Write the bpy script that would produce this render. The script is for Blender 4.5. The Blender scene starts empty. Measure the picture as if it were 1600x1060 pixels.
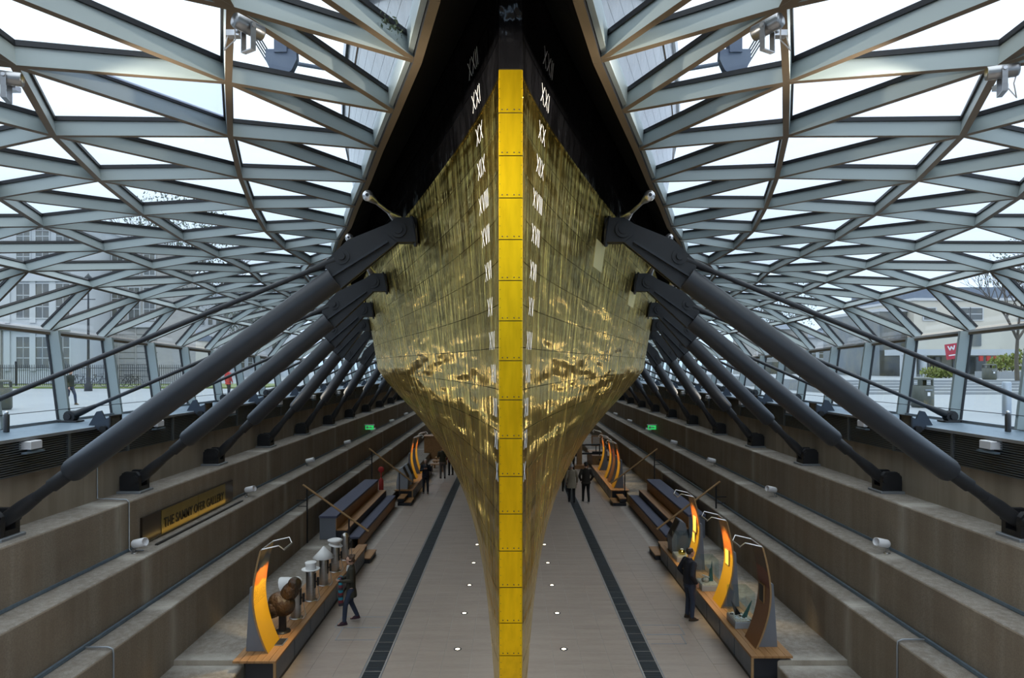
import bpy, bmesh, math, random
from mathutils import Vector, Matrix, Euler
random.seed(7)
PI = math.pi
C = bpy.context.scene.collection
SC = bpy.context.scene

# ------------------------------------------------------------------ camera
HC = 6.3                                            # eye height over the dock floor
cam = bpy.data.cameras.new('camera'); cam_o = bpy.data.objects.new('camera', cam); C.objects.link(cam_o)
cam.sensor_width = 36.0; cam.lens = 22.5; cam.shift_x = 0.00125; cam.shift_y = 0.02375
cam.clip_start = 0.05; cam.clip_end = 600
cam_o.location = (0, 0, HC); cam_o.rotation_euler = (PI/2, 0, 0)
SC.camera = cam_o

# ------------------------------------------------------------------ sky (overcast), exposure
W = bpy.data.worlds.new('overcast_sky'); SC.world = W; W.use_nodes = True
nt = W.node_tree; nt.nodes.clear()
wo = nt.nodes.new('ShaderNodeOutputWorld'); bg = nt.nodes.new('ShaderNodeBackground')
tc = nt.nodes.new('ShaderNodeTexCoord'); sep = nt.nodes.new('ShaderNodeSeparateXYZ')
rmp = nt.nodes.new('ShaderNodeValToRGB')
rmp.color_ramp.elements[0].position = 0.0; rmp.color_ramp.elements[0].color = (0.38, 0.46, 0.58, 1)
rmp_e = rmp.color_ramp.elements.new(0.3); rmp_e.color = (0.46, 0.52, 0.61, 1)
rmp.color_ramp.elements[2].position = 0.85; rmp.color_ramp.elements[2].color = (0.94, 0.97, 1.0, 1)
nz = nt.nodes.new('ShaderNodeTexNoise'); nz.inputs['Scale'].default_value = 2.2; nz.inputs['Detail'].default_value = 4
mixn = nt.nodes.new('ShaderNodeMixRGB'); mixn.blend_type = 'MULTIPLY'; mixn.inputs['Fac'].default_value = 0.12
nt.links.new(tc.outputs['Generated'], sep.inputs[0]); nt.links.new(sep.outputs['Z'], rmp.inputs['Fac'])
nt.links.new(tc.outputs['Generated'], nz.inputs['Vector'])
nt.links.new(rmp.outputs['Color'], mixn.inputs['Color1']); nt.links.new(nz.outputs['Color'], mixn.inputs['Color2'])
nt.links.new(mixn.outputs['Color'], bg.inputs['Color']); bg.inputs['Strength'].default_value = 2.5
nt.links.new(bg.outputs[0], wo.inputs['Surface'])
SC.view_settings.view_transform = 'Standard'; SC.view_settings.look = 'None'
SC.view_settings.gamma = 1.0; SC.view_settings.use_curve_mapping = False
SC.view_settings.exposure = 0.25
SC.cycles.use_denoising = True
SC.cycles.transparent_max_bounces = 24
SC.cycles.max_bounces = 8
SC.cycles.sample_clamp_indirect = 1.6
SC.cycles.caustics_reflective = False; SC.cycles.caustics_refractive = False

# ------------------------------------------------------------------ helpers
def PX(px, py, Y):
    """world point seen at pixel (px, py) when it stands Y metres down the dock"""
    return Vector(((px-798.0)*Y/1000.0, Y, HC-(py-568.0)*Y/1000.0))

MATS = {}
def M(name, col, rough=0.6, metal=0.0, spec=0.5, noise=None, bump=None, emit=None, estr=0.0, trans=0.0, coat=0.0, streak=None):
    """procedural principled material. noise=(scale(x,y,z), amount, colour2), bump=(scale(x,y,z), strength, distance)"""
    if name in MATS: return MATS[name]
    m = bpy.data.materials.new(name); m.use_nodes = True; MATS[name] = m
    t = m.node_tree; b = t.nodes['Principled BSDF']
    b.inputs['Base Color'].default_value = (*col, 1); b.inputs['Roughness'].default_value = rough
    b.inputs['Metallic'].default_value = metal; b.inputs['Specular IOR Level'].default_value = spec
    if coat: b.inputs['Coat Weight'].default_value = coat; b.inputs['Coat Roughness'].default_value = 0.08
    geo = t.nodes.new('ShaderNodeNewGeometry')
    def tex(scale, detail=5):
        mp = t.nodes.new('ShaderNodeMapping'); mp.inputs['Scale'].default_value = scale
        t.links.new(geo.outputs['Position'], mp.inputs['Vector'])
        n = t.nodes.new('ShaderNodeTexNoise'); n.inputs['Scale'].default_value = 1.0; n.inputs['Detail'].default_value = detail
        t.links.new(mp.outputs[0], n.inputs['Vector']); return n
    cur = None
    for nn in ([noise] if noise else []) + (streak or []):
        sc_, amt, c2 = nn
        n = tex(sc_)
        r = t.nodes.new('ShaderNodeValToRGB'); r.color_ramp.elements[0].position = 0.38; r.color_ramp.elements[1].position = 0.68
        t.links.new(n.outputs['Fac'], r.inputs['Fac'])
        mu = t.nodes.new('ShaderNodeMath'); mu.operation = 'MULTIPLY'; mu.inputs[1].default_value = amt
        t.links.new(r.outputs['Color'], mu.inputs[0])
        mx = t.nodes.new('ShaderNodeMixRGB'); mx.inputs['Color1'].default_value = (*col, 1); mx.inputs['Color2'].default_value = (*c2, 1)
        if cur: t.links.new(cur, mx.inputs['Color1'])
        t.links.new(mu.outputs[0], mx.inputs['Fac']); cur = mx.outputs['Color']
    if cur: t.links.new(cur, b.inputs['Base Color'])
    if bump:
        prev = None
        for sc_, st, dist in (bump if isinstance(bump, list) else [bump]):
            n = tex(sc_, 3)
            bp = t.nodes.new('ShaderNodeBump'); bp.inputs['Strength'].default_value = st; bp.inputs['Distance'].default_value = dist
            t.links.new(n.outputs['Fac'], bp.inputs['Height'])
            if prev: t.links.new(prev, bp.inputs['Normal'])
            prev = bp.outputs['Normal']
        t.links.new(prev, b.inputs['Normal'])
    if emit:
        b.inputs['Emission Color'].default_value = (*emit, 1); b.inputs['Emission Strength'].default_value = estr
    return m

def glass_mat(name, tint=(0.86, 0.93, 0.97), refl=0.45, haze=0.0, hazecol=(0.6, 0.75, 0.95)):
    if name in MATS: return MATS[name]
    m = bpy.data.materials.new(name); m.use_nodes = True; MATS[name] = m
    t = m.node_tree; t.nodes.clear()
    o = t.nodes.new('ShaderNodeOutputMaterial'); tr = t.nodes.new('ShaderNodeBsdfTransparent'); gl = t.nodes.new('ShaderNodeBsdfGlossy')
    tr.inputs['Color'].default_value = (*tint, 1); gl.inputs['Roughness'].default_value = 0.02; gl.inputs['Color'].default_value = (0.9, 0.95, 1, 1)
    lw = t.nodes.new('ShaderNodeLayerWeight'); lw.inputs['Blend'].default_value = 0.5
    pw = t.nodes.new('ShaderNodeMath'); pw.operation = 'POWER'; pw.inputs[1].default_value = 5.0
    fr = t.nodes.new('ShaderNodeMath'); fr.operation = 'MULTIPLY_ADD'; fr.inputs[1].default_value = refl; fr.inputs[2].default_value = 0.02
    t.links.new(lw.outputs['Facing'], pw.inputs[0]); t.links.new(pw.outputs[0], fr.inputs[0])
    mx = t.nodes.new('ShaderNodeMixShader')
    t.links.new(fr.outputs[0], mx.inputs['Fac']); t.links.new(tr.outputs[0], mx.inputs[1]); t.links.new(gl.outputs[0], mx.inputs[2])
    last = mx
    if haze:
        df = t.nodes.new('ShaderNodeBsdfTranslucent'); df.inputs['Color'].default_value = (*hazecol, 1)
        m2 = t.nodes.new('ShaderNodeMixShader'); m2.inputs['Fac'].default_value = haze
        t.links.new(mx.outputs[0], m2.inputs[1]); t.links.new(df.outputs[0], m2.inputs[2]); last = m2
    t.links.new(last.outputs[0], o.inputs['Surface'])
    return m

class MB:
    """collects geometry; build() links it as one mesh object"""
    def __init__(s): s.v = []; s.f = []; s.m = []; s.sm = []
    def add(s, vs, fs, mi=0, smooth=False):
        o = len(s.v); s.v += [tuple(p) for p in vs]
        for f in fs: s.f.append(tuple(i+o for i in f)); s.m.append(mi); s.sm.append(smooth)
        return s
    def box(s, x0, x1, y0, y1, z0, z1, mi=0, M4=None):
        vs = [(x0,y0,z0),(x1,y0,z0),(x1,y1,z0),(x0,y1,z0),(x0,y0,z1),(x1,y0,z1),(x1,y1,z1),(x0,y1,z1)]
        if M4: vs = [M4 @ Vector(p) for p in vs]
        return s.add(vs, [(0,3,2,1),(4,5,6,7),(0,1,5,4),(1,2,6,5),(2,3,7,6),(3,0,4,7)], mi)
    def bbox(s, x0, x1, y0, y1, z0, z1, b=0.01, mi=0, M4=None):
        """box with chamfered vertical and top edges"""
        prof = [(x0+b,y0),(x1-b,y0),(x1,y0+b),(x1,y1-b),(x1-b,y1),(x0+b,y1),(x0,y1-b),(x0,y0+b)]
        ins = [(x0+2*b,y0+b),(x1-2*b,y0+b),(x1-b,y0+2*b),(x1-b,y1-2*b),(x1-2*b,y1-b),(x0+2*b,y1-b),(x0+b,y1-2*b),(x0+b,y0+2*b)]
        vs = [(x,y,z0) for x,y in prof]+[(x,y,z1-b) for x,y in prof]+[(x,y,z1) for x,y in ins]
        if M4: vs = [M4 @ Vector(p) for p in vs]
        fs = [tuple(reversed(range(8))), tuple(range(16,24))]
        for k in range(8):
            j = (k+1)%8; fs += [(k,j,8+j,8+k),(8+k,8+j,16+j,16+k)]
        return s.add(vs, fs, mi)
    def beam(s, A, B, up, w, d0, d1, mi=(0,0,0)):
        """bar from A to B, width w, from d0 to d1 along up; materials (side, bottom(d0), top)"""
        A = Vector(A); B = Vector(B); t = (B-A).normalized(); up = Vector(up); up = (up-t*up.dot(t)).normalized(); n = t.cross(up)
        vs = []
        for P in (A, B):
            for a, dd in ((-1,d0),(1,d0),(1,d1),(-1,d1)): vs.append(P+n*(a*w/2)+up*dd)
        s.add(vs, [(0,1,2,3),(7,6,5,4),(1,5,6,2),(3,7,4,0)], mi[0]); s.add(vs, [(4,5,1,0)], mi[1]); s.add(vs, [(2,6,7,3)], mi[2])
        return s
    def tube(s, pts, r, n=8, mi=0, caps=True, smooth=True):
        pts = [Vector(p) for p in pts]; rs = r if isinstance(r, (list, tuple)) else [r]*len(pts)
        o = []; pu = None
        for i, p in enumerate(pts):
            t = (pts[min(i+1,len(pts)-1)]-pts[max(i-1,0)]).normalized()
            if pu is None: pu = Vector((0,0,1)) if abs(t.z) < 0.9 else Vector((1,0,0))
            u = (pu-t*pu.dot(t)).normalized(); pu = u; w = t.cross(u)
            o.append([p+(u*math.cos(2*PI*k/n)+w*math.sin(2*PI*k/n))*rs[i] for k in range(n)])
        vs = [q for ring in o for q in ring]; fs = []
        for i in range(len(pts)-1):
            for k in range(n):
                j = (k+1)%n; fs.append((i*n+k, (i+1)*n+k, (i+1)*n+j, i*n+j))
        s.add(vs, fs, mi, smooth)
        if caps: s.add(o[0], [tuple(range(n))], mi); s.add(o[-1], [tuple(reversed(range(n)))], mi)
        return s
    def lathe(s, prof, n=16, mi=0, M4=None, smooth=True):
        vs = []; fs = []
        for r, z in prof:
            for k in range(n): vs.append(Vector((r*math.cos(2*PI*k/n), r*math.sin(2*PI*k/n), z)))
        if M4: vs = [M4 @ p for p in vs]
        for i in range(len(prof)-1):
            for k in range(n):
                j = (k+1)%n; fs.append((i*n+k, i*n+j, (i+1)*n+j, (i+1)*n+k))
        return s.add(vs, fs, mi, smooth)
    def prism(s, poly, axis, a0, a1, mi=0, M4=None):
        """extrude 2D polygon along axis ('x','y','z'); poly pts are the other two axes in order"""
        def mk(p, a): return {'x': (a,p[0],p[1]), 'y': (p[0],a,p[1]), 'z': (p[0],p[1],a)}[axis]
        n = len(poly); vs = [mk(p,a0) for p in poly]+[mk(p,a1) for p in poly]
        if M4: vs = [M4 @ Vector(p) for p in vs]
        fs = [tuple(range(n)), tuple(reversed(range(n,2*n)))]+[(i,n+i,n+(i+1)%n,(i+1)%n) for i in range(n)]
        return s.add(vs, fs, mi)
    def ell(s, c, r, n=12, m=8, mi=0, R=None):
        vs = []; fs = []
        for i in range(m+1):
            th = PI*i/m
            for k in range(n):
                p = Vector((r[0]*math.sin(th)*math.cos(2*PI*k/n), r[1]*math.sin(th)*math.sin(2*PI*k/n), r[2]*math.cos(th)))
                if R: p = R @ p
                vs.append(Vector(c)+p)
        for i in range(m):
            for k in range(n):
                j = (k+1)%n; fs.append((i*n+k,(i+1)*n+k,(i+1)*n+j,i*n+j))
        return s.add(vs, fs, mi, True)
    def mesh(s, name, mats):
        me = bpy.data.meshes.new(name); me.from_pydata(s.v, [], s.f)
        for m in (mats if isinstance(mats, (list,tuple)) else [mats]): me.materials.append(m)
        me.polygons.foreach_set('material_index', s.m); me.polygons.foreach_set('use_smooth', s.sm)
        me.update(); return me
    def build(s, name, mats, parent=None, loc=None, fix=True):
        me = s.mesh(name, mats)
        if fix:
            bm = bmesh.new(); bm.from_mesh(me); bmesh.ops.recalc_face_normals(bm, faces=bm.faces); bm.to_mesh(me); bm.free()
        return link(name, me, parent, loc)

def link(name, data, parent=None, loc=None):
    o = bpy.data.objects.new(name, data); C.objects.link(o)
    if parent: o.parent = parent
    if loc is not None: o.location = loc
    return o
def tag(o, label=None, cat=None, group=None, kind=None):
    if label: o['label'] = label
    if cat: o['category'] = cat
    if group: o['group'] = group
    if kind: o['kind'] = kind
    return o
def empty(name, loc=(0,0,0), rz=0.0):
    o = bpy.data.objects.new(name, None); C.objects.link(o); o.location = loc; o.rotation_euler = (0,0,rz); o.empty_display_size = 0.2
    return o
def copy_tree(o, parent=None):
    c = o.copy(); C.objects.link(c); c.parent = parent
    for ch in list(o.children): copy_tree(ch, c)
    return c
def lamp(kind, loc, target, energy, col=(1,1,1), size=0.1, angle=60, blend=0.6, name='lamp_light', parent=None):
    l = bpy.data.lights.new(name, kind); l.energy = energy; l.color = col
    if kind == 'SPOT': l.spot_size = math.radians(angle); l.spot_blend = blend; l.shadow_soft_size = size
    elif kind == 'AREA': l.size = size
    else: l.shadow_soft_size = size
    o = bpy.data.objects.new(name, l); C.objects.link(o); o.location = loc
    d = Vector(target)-Vector(loc); o.rotation_euler = d.to_track_quat('-Z','Y').to_euler()
    if parent: o.parent = parent; o.matrix_parent_inverse = parent.matrix_world.inverted() if False else Matrix.Translation(-Vector(parent.location))
    return o

# ------------------------------------------------------------------ materials
m_conc = M('dock_concrete', (0.32,0.26,0.195), 0.9, noise=((0.35,0.35,1.1),0.85,(0.19,0.145,0.103)),
           streak=[((2.6,2.6,0.16),0.55,(0.44,0.385,0.31)), ((38,38,38),0.5,(0.17,0.138,0.105)), ((7,7,0.3),0.4,(0.22,0.17,0.125)), ((0.9,0.9,0.5),0.3,(0.31,0.25,0.175))], bump=((60,60,60),0.35,0.02))
m_ledge = M('ledge_concrete', (0.30,0.265,0.225), 0.9, noise=((1.2,1.2,1.2),0.7,(0.2,0.17,0.14)), streak=[((9,9,9),0.6,(0.44,0.41,0.37)), ((45,45,45),0.5,(0.16,0.14,0.12))], bump=((70,70,70),0.4,0.02))
m_conc2 = M('upper_concrete', (0.38,0.31,0.23), 0.9, noise=((3,3,0.25),0.6,(0.2,0.16,0.11)), streak=[((0.5,0.5,1.5),0.4,(0.36,0.32,0.26))], bump=((60,60,60),0.3,0.02))
m_tile = M('floor_stone', (0.38,0.31,0.255), 0.45, noise=((0.7,5,1),0.6,(0.28,0.22,0.178)), streak=[((7,30,7),0.35,(0.44,0.37,0.31)), ((0.5,0.5,0.5),0.3,(0.31,0.255,0.215))], bump=((40,40,40),0.05,0.01))
m_grout = M('floor_grout', (0.5,0.45,0.4), 0.9, noise=((5,5,5),0.3,(0.25,0.22,0.2)))
m_grate = M('grate_steel', (0.022,0.03,0.038), 0.5, 0.3, noise=((2,40,1),0.5,(0.05,0.065,0.08)))
m_grate_edge = M('grate_edge_steel', (0.33,0.36,0.40), 0.4, 0.6, noise=((9,9,9),0.2,(0.25,0.27,0.3)))
m_steel = M('canopy_painted_steel', (0.37,0.43,0.435), 0.5, noise=((1.2,1.2,1.2),0.25,(0.32,0.38,0.39)))
m_under = M('canopy_bronze_and_warm_light', (0.17,0.125,0.08), 0.55, noise=((2,2,2),0.4,(0.13,0.095,0.06)))  # bronze edge trim; on rib bottoms, warm bounced light painted as brown
m_skirt = M('black_skirt', (0.004,0.004,0.005), 0.9, spec=0.1, noise=((3,3,3),0.3,(0.006,0.006,0.007)))
m_gasket = M('black_gasket', (0.008,0.009,0.012), 0.5, noise=((8,8,8),0.3,(0.012,0.012,0.015)))
m_glass = glass_mat('canopy_glass', (0.94,0.975,0.99))
m_frost = glass_mat('frosted_vent_glass', (0.9,0.94,0.97), haze=0.45, hazecol=(0.55,0.62,0.75))
m_glassw = glass_mat('wall_glass', (0.88,0.945,0.98))
m_strut = M('strut_paint', (0.026,0.029,0.035), 0.38, noise=((4,4,4),0.35,(0.036,0.039,0.045)), bump=((60,60,60),0.05,0.01))
m_strut2 = M('strut_casting', (0.013,0.014,0.017), 0.5, noise=((6,6,6),0.4,(0.02,0.021,0.025)))
m_chrome = M('polished_steel', (0.75,0.75,0.77), 0.28, 0.85, noise=((20,20,20),0.2,(0.55,0.55,0.58)))
m_brushed = M('brushed_steel', (0.42,0.42,0.43), 0.35, 1.0, noise=((3,3,40),0.4,(0.3,0.3,0.31)))
m_deck = M('deck_galvanised', (0.17,0.23,0.29), 0.45, 0.35, noise=((4,4,4),0.5,(0.12,0.17,0.22)), streak=[((16,16,16),0.3,(0.3,0.38,0.45))])
m_grille = M('grille_black', (0.014,0.016,0.02), 0.5, noise=((3,3,3),0.3,(0.02,0.023,0.03)))
m_grille2 = M('grille_slat', (0.15,0.17,0.19), 0.45, 0.4, noise=((5,5,5),0.3,(0.11,0.125,0.14)))
m_black = M('black_metal', (0.012,0.012,0.014), 0.45, noise=((9,9,9),0.3,(0.02,0.02,0.022)))
m_white = M('white_paint', (0.78,0.78,0.80), 0.5, noise=((6,6,6),0.15,(0.65,0.65,0.68)))
m_wood = M('oak_board', (0.37,0.19,0.072), 0.5, noise=((14,1.1,9),0.7,(0.23,0.105,0.036)), streak=[((40,3,40),0.35,(0.44,0.25,0.105))])
m_wood2 = M('oak_edge', (0.36,0.22,0.10), 0.5, noise=((9,9,9),0.5,(0.27,0.15,0.06)))
m_navy = M('bench_dark_panel', (0.012,0.014,0.02), 0.5, noise=((5,5,5),0.3,(0.018,0.02,0.028)))
m_grey = M('console_grey', (0.17,0.185,0.215), 0.5, noise=((5,5,5),0.2,(0.14,0.155,0.185)))
m_lgrey = M('console_light_grey', (0.33,0.36,0.40), 0.5, noise=((5,5,5),0.2,(0.29,0.32,0.36)))

def joint_stain(m, y0, step, half, col):
    """pale lime staining run down either side of the cast joints"""
    t = m.node_tree; b = t.nodes['Principled BSDF']; src = b.inputs['Base Color'].links[0].from_socket
    g = t.nodes.new('ShaderNodeNewGeometry'); sp = t.nodes.new('ShaderNodeSeparateXYZ'); t.links.new(g.outputs['Position'], sp.inputs[0])
    def mth(op, a, v=None, c=None):
        n = t.nodes.new('ShaderNodeMath'); n.operation = op; t.links.new(a, n.inputs[0])
        if v is not None:
            if isinstance(v, float): n.inputs[1].default_value = v
            else: t.links.new(v, n.inputs[1])
        return n.outputs[0]
    f = mth('SUBTRACT', sp.outputs['Y'], y0-step*0.5); f = mth('DIVIDE', f, step); f = mth('FRACT', f); f = mth('SUBTRACT', f, 0.5); f = mth('ABSOLUTE', f); f = mth('MULTIPLY', f, step)
    mr = t.nodes.new('ShaderNodeMapRange'); mr.inputs['From Min'].default_value = 0.0; mr.inputs['From Max'].default_value = half; mr.inputs['To Min'].default_value = 1.0; mr.inputs['To Max'].default_value = 0.0
    t.links.new(f, mr.inputs['Value'])
    mp = t.nodes.new('ShaderNodeMapping'); mp.inputs['Scale'].default_value = (3,7,1.2); t.links.new(g.outputs['Position'], mp.inputs['Vector'])
    nz_ = t.nodes.new('ShaderNodeTexNoise'); nz_.inputs['Scale'].default_value = 1.0; nz_.inputs['Detail'].default_value = 5; t.links.new(mp.outputs[0], nz_.inputs['Vector'])
    k = mth('MULTIPLY', mr.outputs[0], nz_.outputs['Fac']); k = mth('MULTIPLY', k, 1.2)
    mx = t.nodes.new('ShaderNodeMixRGB'); mx.inputs['Color2'].default_value = (*col, 1); t.links.new(k, mx.inputs['Fac']); t.links.new(src, mx.inputs['Color1']); t.links.new(mx.outputs['Color'], b.inputs['Base Color'])
joint_stain(m_conc, 12.7, 7.8, 0.22, (0.52,0.47,0.39)); joint_stain(m_ledge, 12.7, 7.8, 0.35, (0.62,0.59,0.53))

# ------------------------------------------------------------------ hull shape
ZK = 2.15; ZB = 8.79
def y_stem(z):
    y = 6.6-0.12*z
    if z < 4.0: y += 0.22*(4.0-z)**2
    if z > 9.2: y -= 0.07*(z-9.2)**2
    return y
def hull_x(Y, z):
    s = Y-y_stem(z)
    if s <= 0: return 0.105
    t = min(max((z-ZK)/(8.8-ZK), 0.0), 1.2)
    B = 5.6*(1-max(0.0, 1-t/0.602)**1.427)**1.177
    L = 23.304+6.508*max(0.0, 1-t); q = 1.154+0.151*max(0.0, 1-t)**0.92
    E = math.sin(PI/2*min(s/L, 1.0))**q
    x = 0.105+B*E+0.10*(1-math.exp(-s/0.5))*min(max((6.3-z)/2.0, 0), 1)
    if z > 8.8: x += 0.13*(z-8.8)*math.exp(-s/14.0)*(1-math.exp(-s/2.0))
    if Y > 42: x *= math.sqrt(max(0.0, 1-((Y-42)/25.0)**2))
    return x
def hull_n(Y, z, side=1):
    e = 0.02; Y = max(Y, y_stem(z-0.02)+0.05, y_stem(z+0.02)+0.05)
    dy = (hull_x(Y+e, z)-hull_x(Y-e, z))/(2*e); dz = (hull_x(Y, z+e)-hull_x(Y, z-e))/(2*e)
    n = Vector((1.0, -dy, -dz)).normalized()
    return Vector((n.x*side, n.y, n.z))

# ------------------------------------------------------------------ canopy net (lines run down the dock, L0 eave .. L5 by the hull)
K0, K1 = -9, 26
def yk(k): return 12.15+1.87*k
NET = [dict() for _ in range(6)]
for z, px in ((9.0, {-6:(686,0),-5:(657,97.6),-4:(623,177),-3:(597.6,235),-2:(578,285),-1:(560,324),0:(548,356)}),):
    for k, (x, y) in px.items(): NET[5][k] = PX(x, y, (z-HC)/(568-y)*1000)
for z, px in ((8.85, {-5:(367,13),-4:(362,130),-3:(364,214),-2:(379,279),-1:(397,326),0:(417,362),1:(446.5,390),2:(487,413)}),):
    for k, (x, y) in px.items(): NET[4][k] = PX(x, y, (z-HC)/(568-y)*1000)
for k, (x, y) in {-4:(28,104),-3:(88,213),-2:(159,283),-1:(225.5,336.6),0:(288,376),1:(344,403),2:(392,426)}.items():
    NET[3][k] = PX(x, y, (8.67-HC)/(568-y)*1000)
for k, (x, y) in {-2:(0,310),-1:(69,354.5),0:(164,392.7),1:(241,420.7),2:(303,442)}.items():
    NET[2][k] = PX(x, y, (8.45-HC)/(568-y)*1000 if k < 1 else yk(k))
NET[2][-3] = Vector((-5.8, 6.7, 8.45))
for k, (x, y) in {0:(47,424.5),1:(146.5,450),2:(221.6,469),3:(277.7,483),4:(325,496)}.items(): NET[1][k] = PX(x, y, yk(k))
for k, X in {-1:9.0,-2:8.65,-3:8.1}.items(): NET[1][k] = Vector((-X, yk(k), 8.06))
for k in range(K0, K1+1):
    if k >= 0: NET[0][k] = Vector((-10.1, yk(k), max(6.5, 7.03-0.036*(yk(k)-12.6))))
for k, X in {-1:10.0,-2:9.7,-3:9.2}.items(): NET[0][k] = Vector((-X, yk(k), 7.05))
for k in range(1, K1+1):
    Y = yk(k); d = max(0, Y-16)*0.018
    x5 = -(hull_x(Y+0.3, 8.9)+0.75); x1 = -9.28
    if k not in NET[5]: NET[5][k] = Vector((x5, Y+0.2*math.exp(-k), 9.0-d))
    for j, fr, z in ((4,0.2,8.8),(3,0.46,8.57),(2,0.74,8.28),(1,1.0,7.72)):
        if k not in NET[j]: NET[j][k] = Vector((x5+(x1-x5)*fr, Y, z-d*0.8))
for j, ya in enumerate((-7.0,-5.5,-3.2,-0.6,1.6,3.7)):        # the net closes round the bow behind the viewer
    kl = min(NET[j]); P = NET[j][kl]; n = kl-K0
    for i in range(1, n+1):
        th = i/n*PI/2
        NET[j][kl-i] = Vector((P.x*math.cos(th), P.y-(P.y-ya)*math.sin(th), P.z))
def node(j, k, side):
    p = NET[j][k]
    return Vector((p.x if side < 0 else -p.x, p.y, p.z)) + Vector((-0.03, 0, 0))
def net_n(j, k, side):
    a = node(j, min(k+1,K1), side)-node(j, max(k-1,K0), side)
    b = node(min(j+1,5), k, side)-node(max(j-1,0), k, side)
    n = a.cross(b).normalized()
    if j == 0: n = Vector((side*0.75, 0, 0.66))
    return n if n.z > 0 else -n

def pane(poly, n, t=0.016):
    poly = [Vector(p) for p in poly]; c = sum(poly, Vector())/len(poly)
    o = len(poly); vs = [p for p in poly]+[p+n*t for p in poly]
    fs = [tuple(range(o)), tuple(reversed(range(o, 2*o)))]+[(i, (i+1)%o, o+(i+1)%o, o+i) for i in range(o)]
    return vs, fs

for side, nm in ((-1, 'ceiling'), (1, 'ceiling')):
    root = empty(nm); tag(root, 'triangulated glass canopy on the %s of the ship' % ('left' if side < 0 else 'right'), kind='structure')
    rest_b = MB(); rest_p = MB()
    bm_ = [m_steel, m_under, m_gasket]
    def rib(A, B, nA, single, w=0.06):
        n = nA
        d = (B-A).normalized(); A2 = A; B2 = B
        mb = MB() if single else rest_b
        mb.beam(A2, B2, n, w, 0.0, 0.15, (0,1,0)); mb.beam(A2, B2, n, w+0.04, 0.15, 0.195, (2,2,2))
        if single: mb.build('canopy_beam', bm_, root, fix=False)
    for k in range(K0, K1):
        near = -6 <= k <= 8
        for j in range(6):
            a, b = node(j,k,side), node(j,k+1,side)
            if (a-b).length > 0.1 and j > 0:
                n = (net_n(j,k,side)+net_n(j,k+1,side)).normalized()
                if j == 5:
                    mb = MB() if near else rest_b
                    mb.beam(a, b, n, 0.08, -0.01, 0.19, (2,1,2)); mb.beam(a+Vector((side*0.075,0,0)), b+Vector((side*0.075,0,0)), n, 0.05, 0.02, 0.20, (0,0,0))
                    if near: mb.build('canopy_edge_beam', bm_, root, fix=False)
                else: rib(a, b, n, near)
            if j < 5:
                c, e = node(j+1,k,side), node(j+1,k+1,side)
                n1 = (net_n(j,k,side)+net_n(j+1,k,side)).normalized(); n2 = (net_n(j,k,side)+net_n(j+1,min(k+1,K1),side)).normalized()
                if (a-c).length > 0.1 and not (k == K0 and side > 0): rib(a, c, n1, near)
                if (a-e).length > 0.1: rib(a, e, n2, near)
                na, nb, nc, ne = (net_n(j,k,side)*0.175, net_n(j,k+1,side)*0.175, net_n(j+1,k,side)*0.175, net_n(j+1,k+1,side)*0.175)
                for ti, tri in enumerate(((a+na, c+nc, e+ne), (a+na, e+ne, b+nb))):
                    ar = (tri[1]-tri[0]).cross(tri[2]-tri[0])
                    if ar.length < 0.02: continue
                    n = ar.normalized(); n = n if n.z > 0 else -n
                    vs, fs = pane(tri, n)
                    if -6 <= k <= 16: MB().add(vs, fs).build('glass_pane', m_frost if (j, k, ti, side) == (3, -4, 0, -1) else m_glass, root)
                    else: rest_p.add(vs, fs)
    tag(rest_b.build('far_beams', bm_, root, fix=False), kind='stuff')
    tag(rest_p.build('far_panes', m_glass, root), kind='stuff')
    # dark sealing skirt between the canopy edge and the hull
    sk = MB()
    for k in range(K0, K1):
        q = []
        for kk in (k, k+1):
            p = node(5, kk, side); hx = hull_x(p.y, p.z+0.8)
            top = Vector((side*max(hx-0.02, 0.0), p.y, p.z+0.8))
            if p.y < y_stem(p.z): top = Vector((0.0, y_stem(p.z+0.8)+0.1, p.z+0.8))
            q.append((p+Vector((-side*0.035,0,0.16)), top))
        sk.add([q[0][0], q[1][0], q[1][1], q[0][1]], [(0,1,2,3)])
        sk.add([v+Vector((0,0,0.03)) for v in (q[0][0], q[1][0], q[1][1], q[0][1])], [(3,2,1,0)])
    sk.build('sealing_skirt', m_skirt, root)

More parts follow.
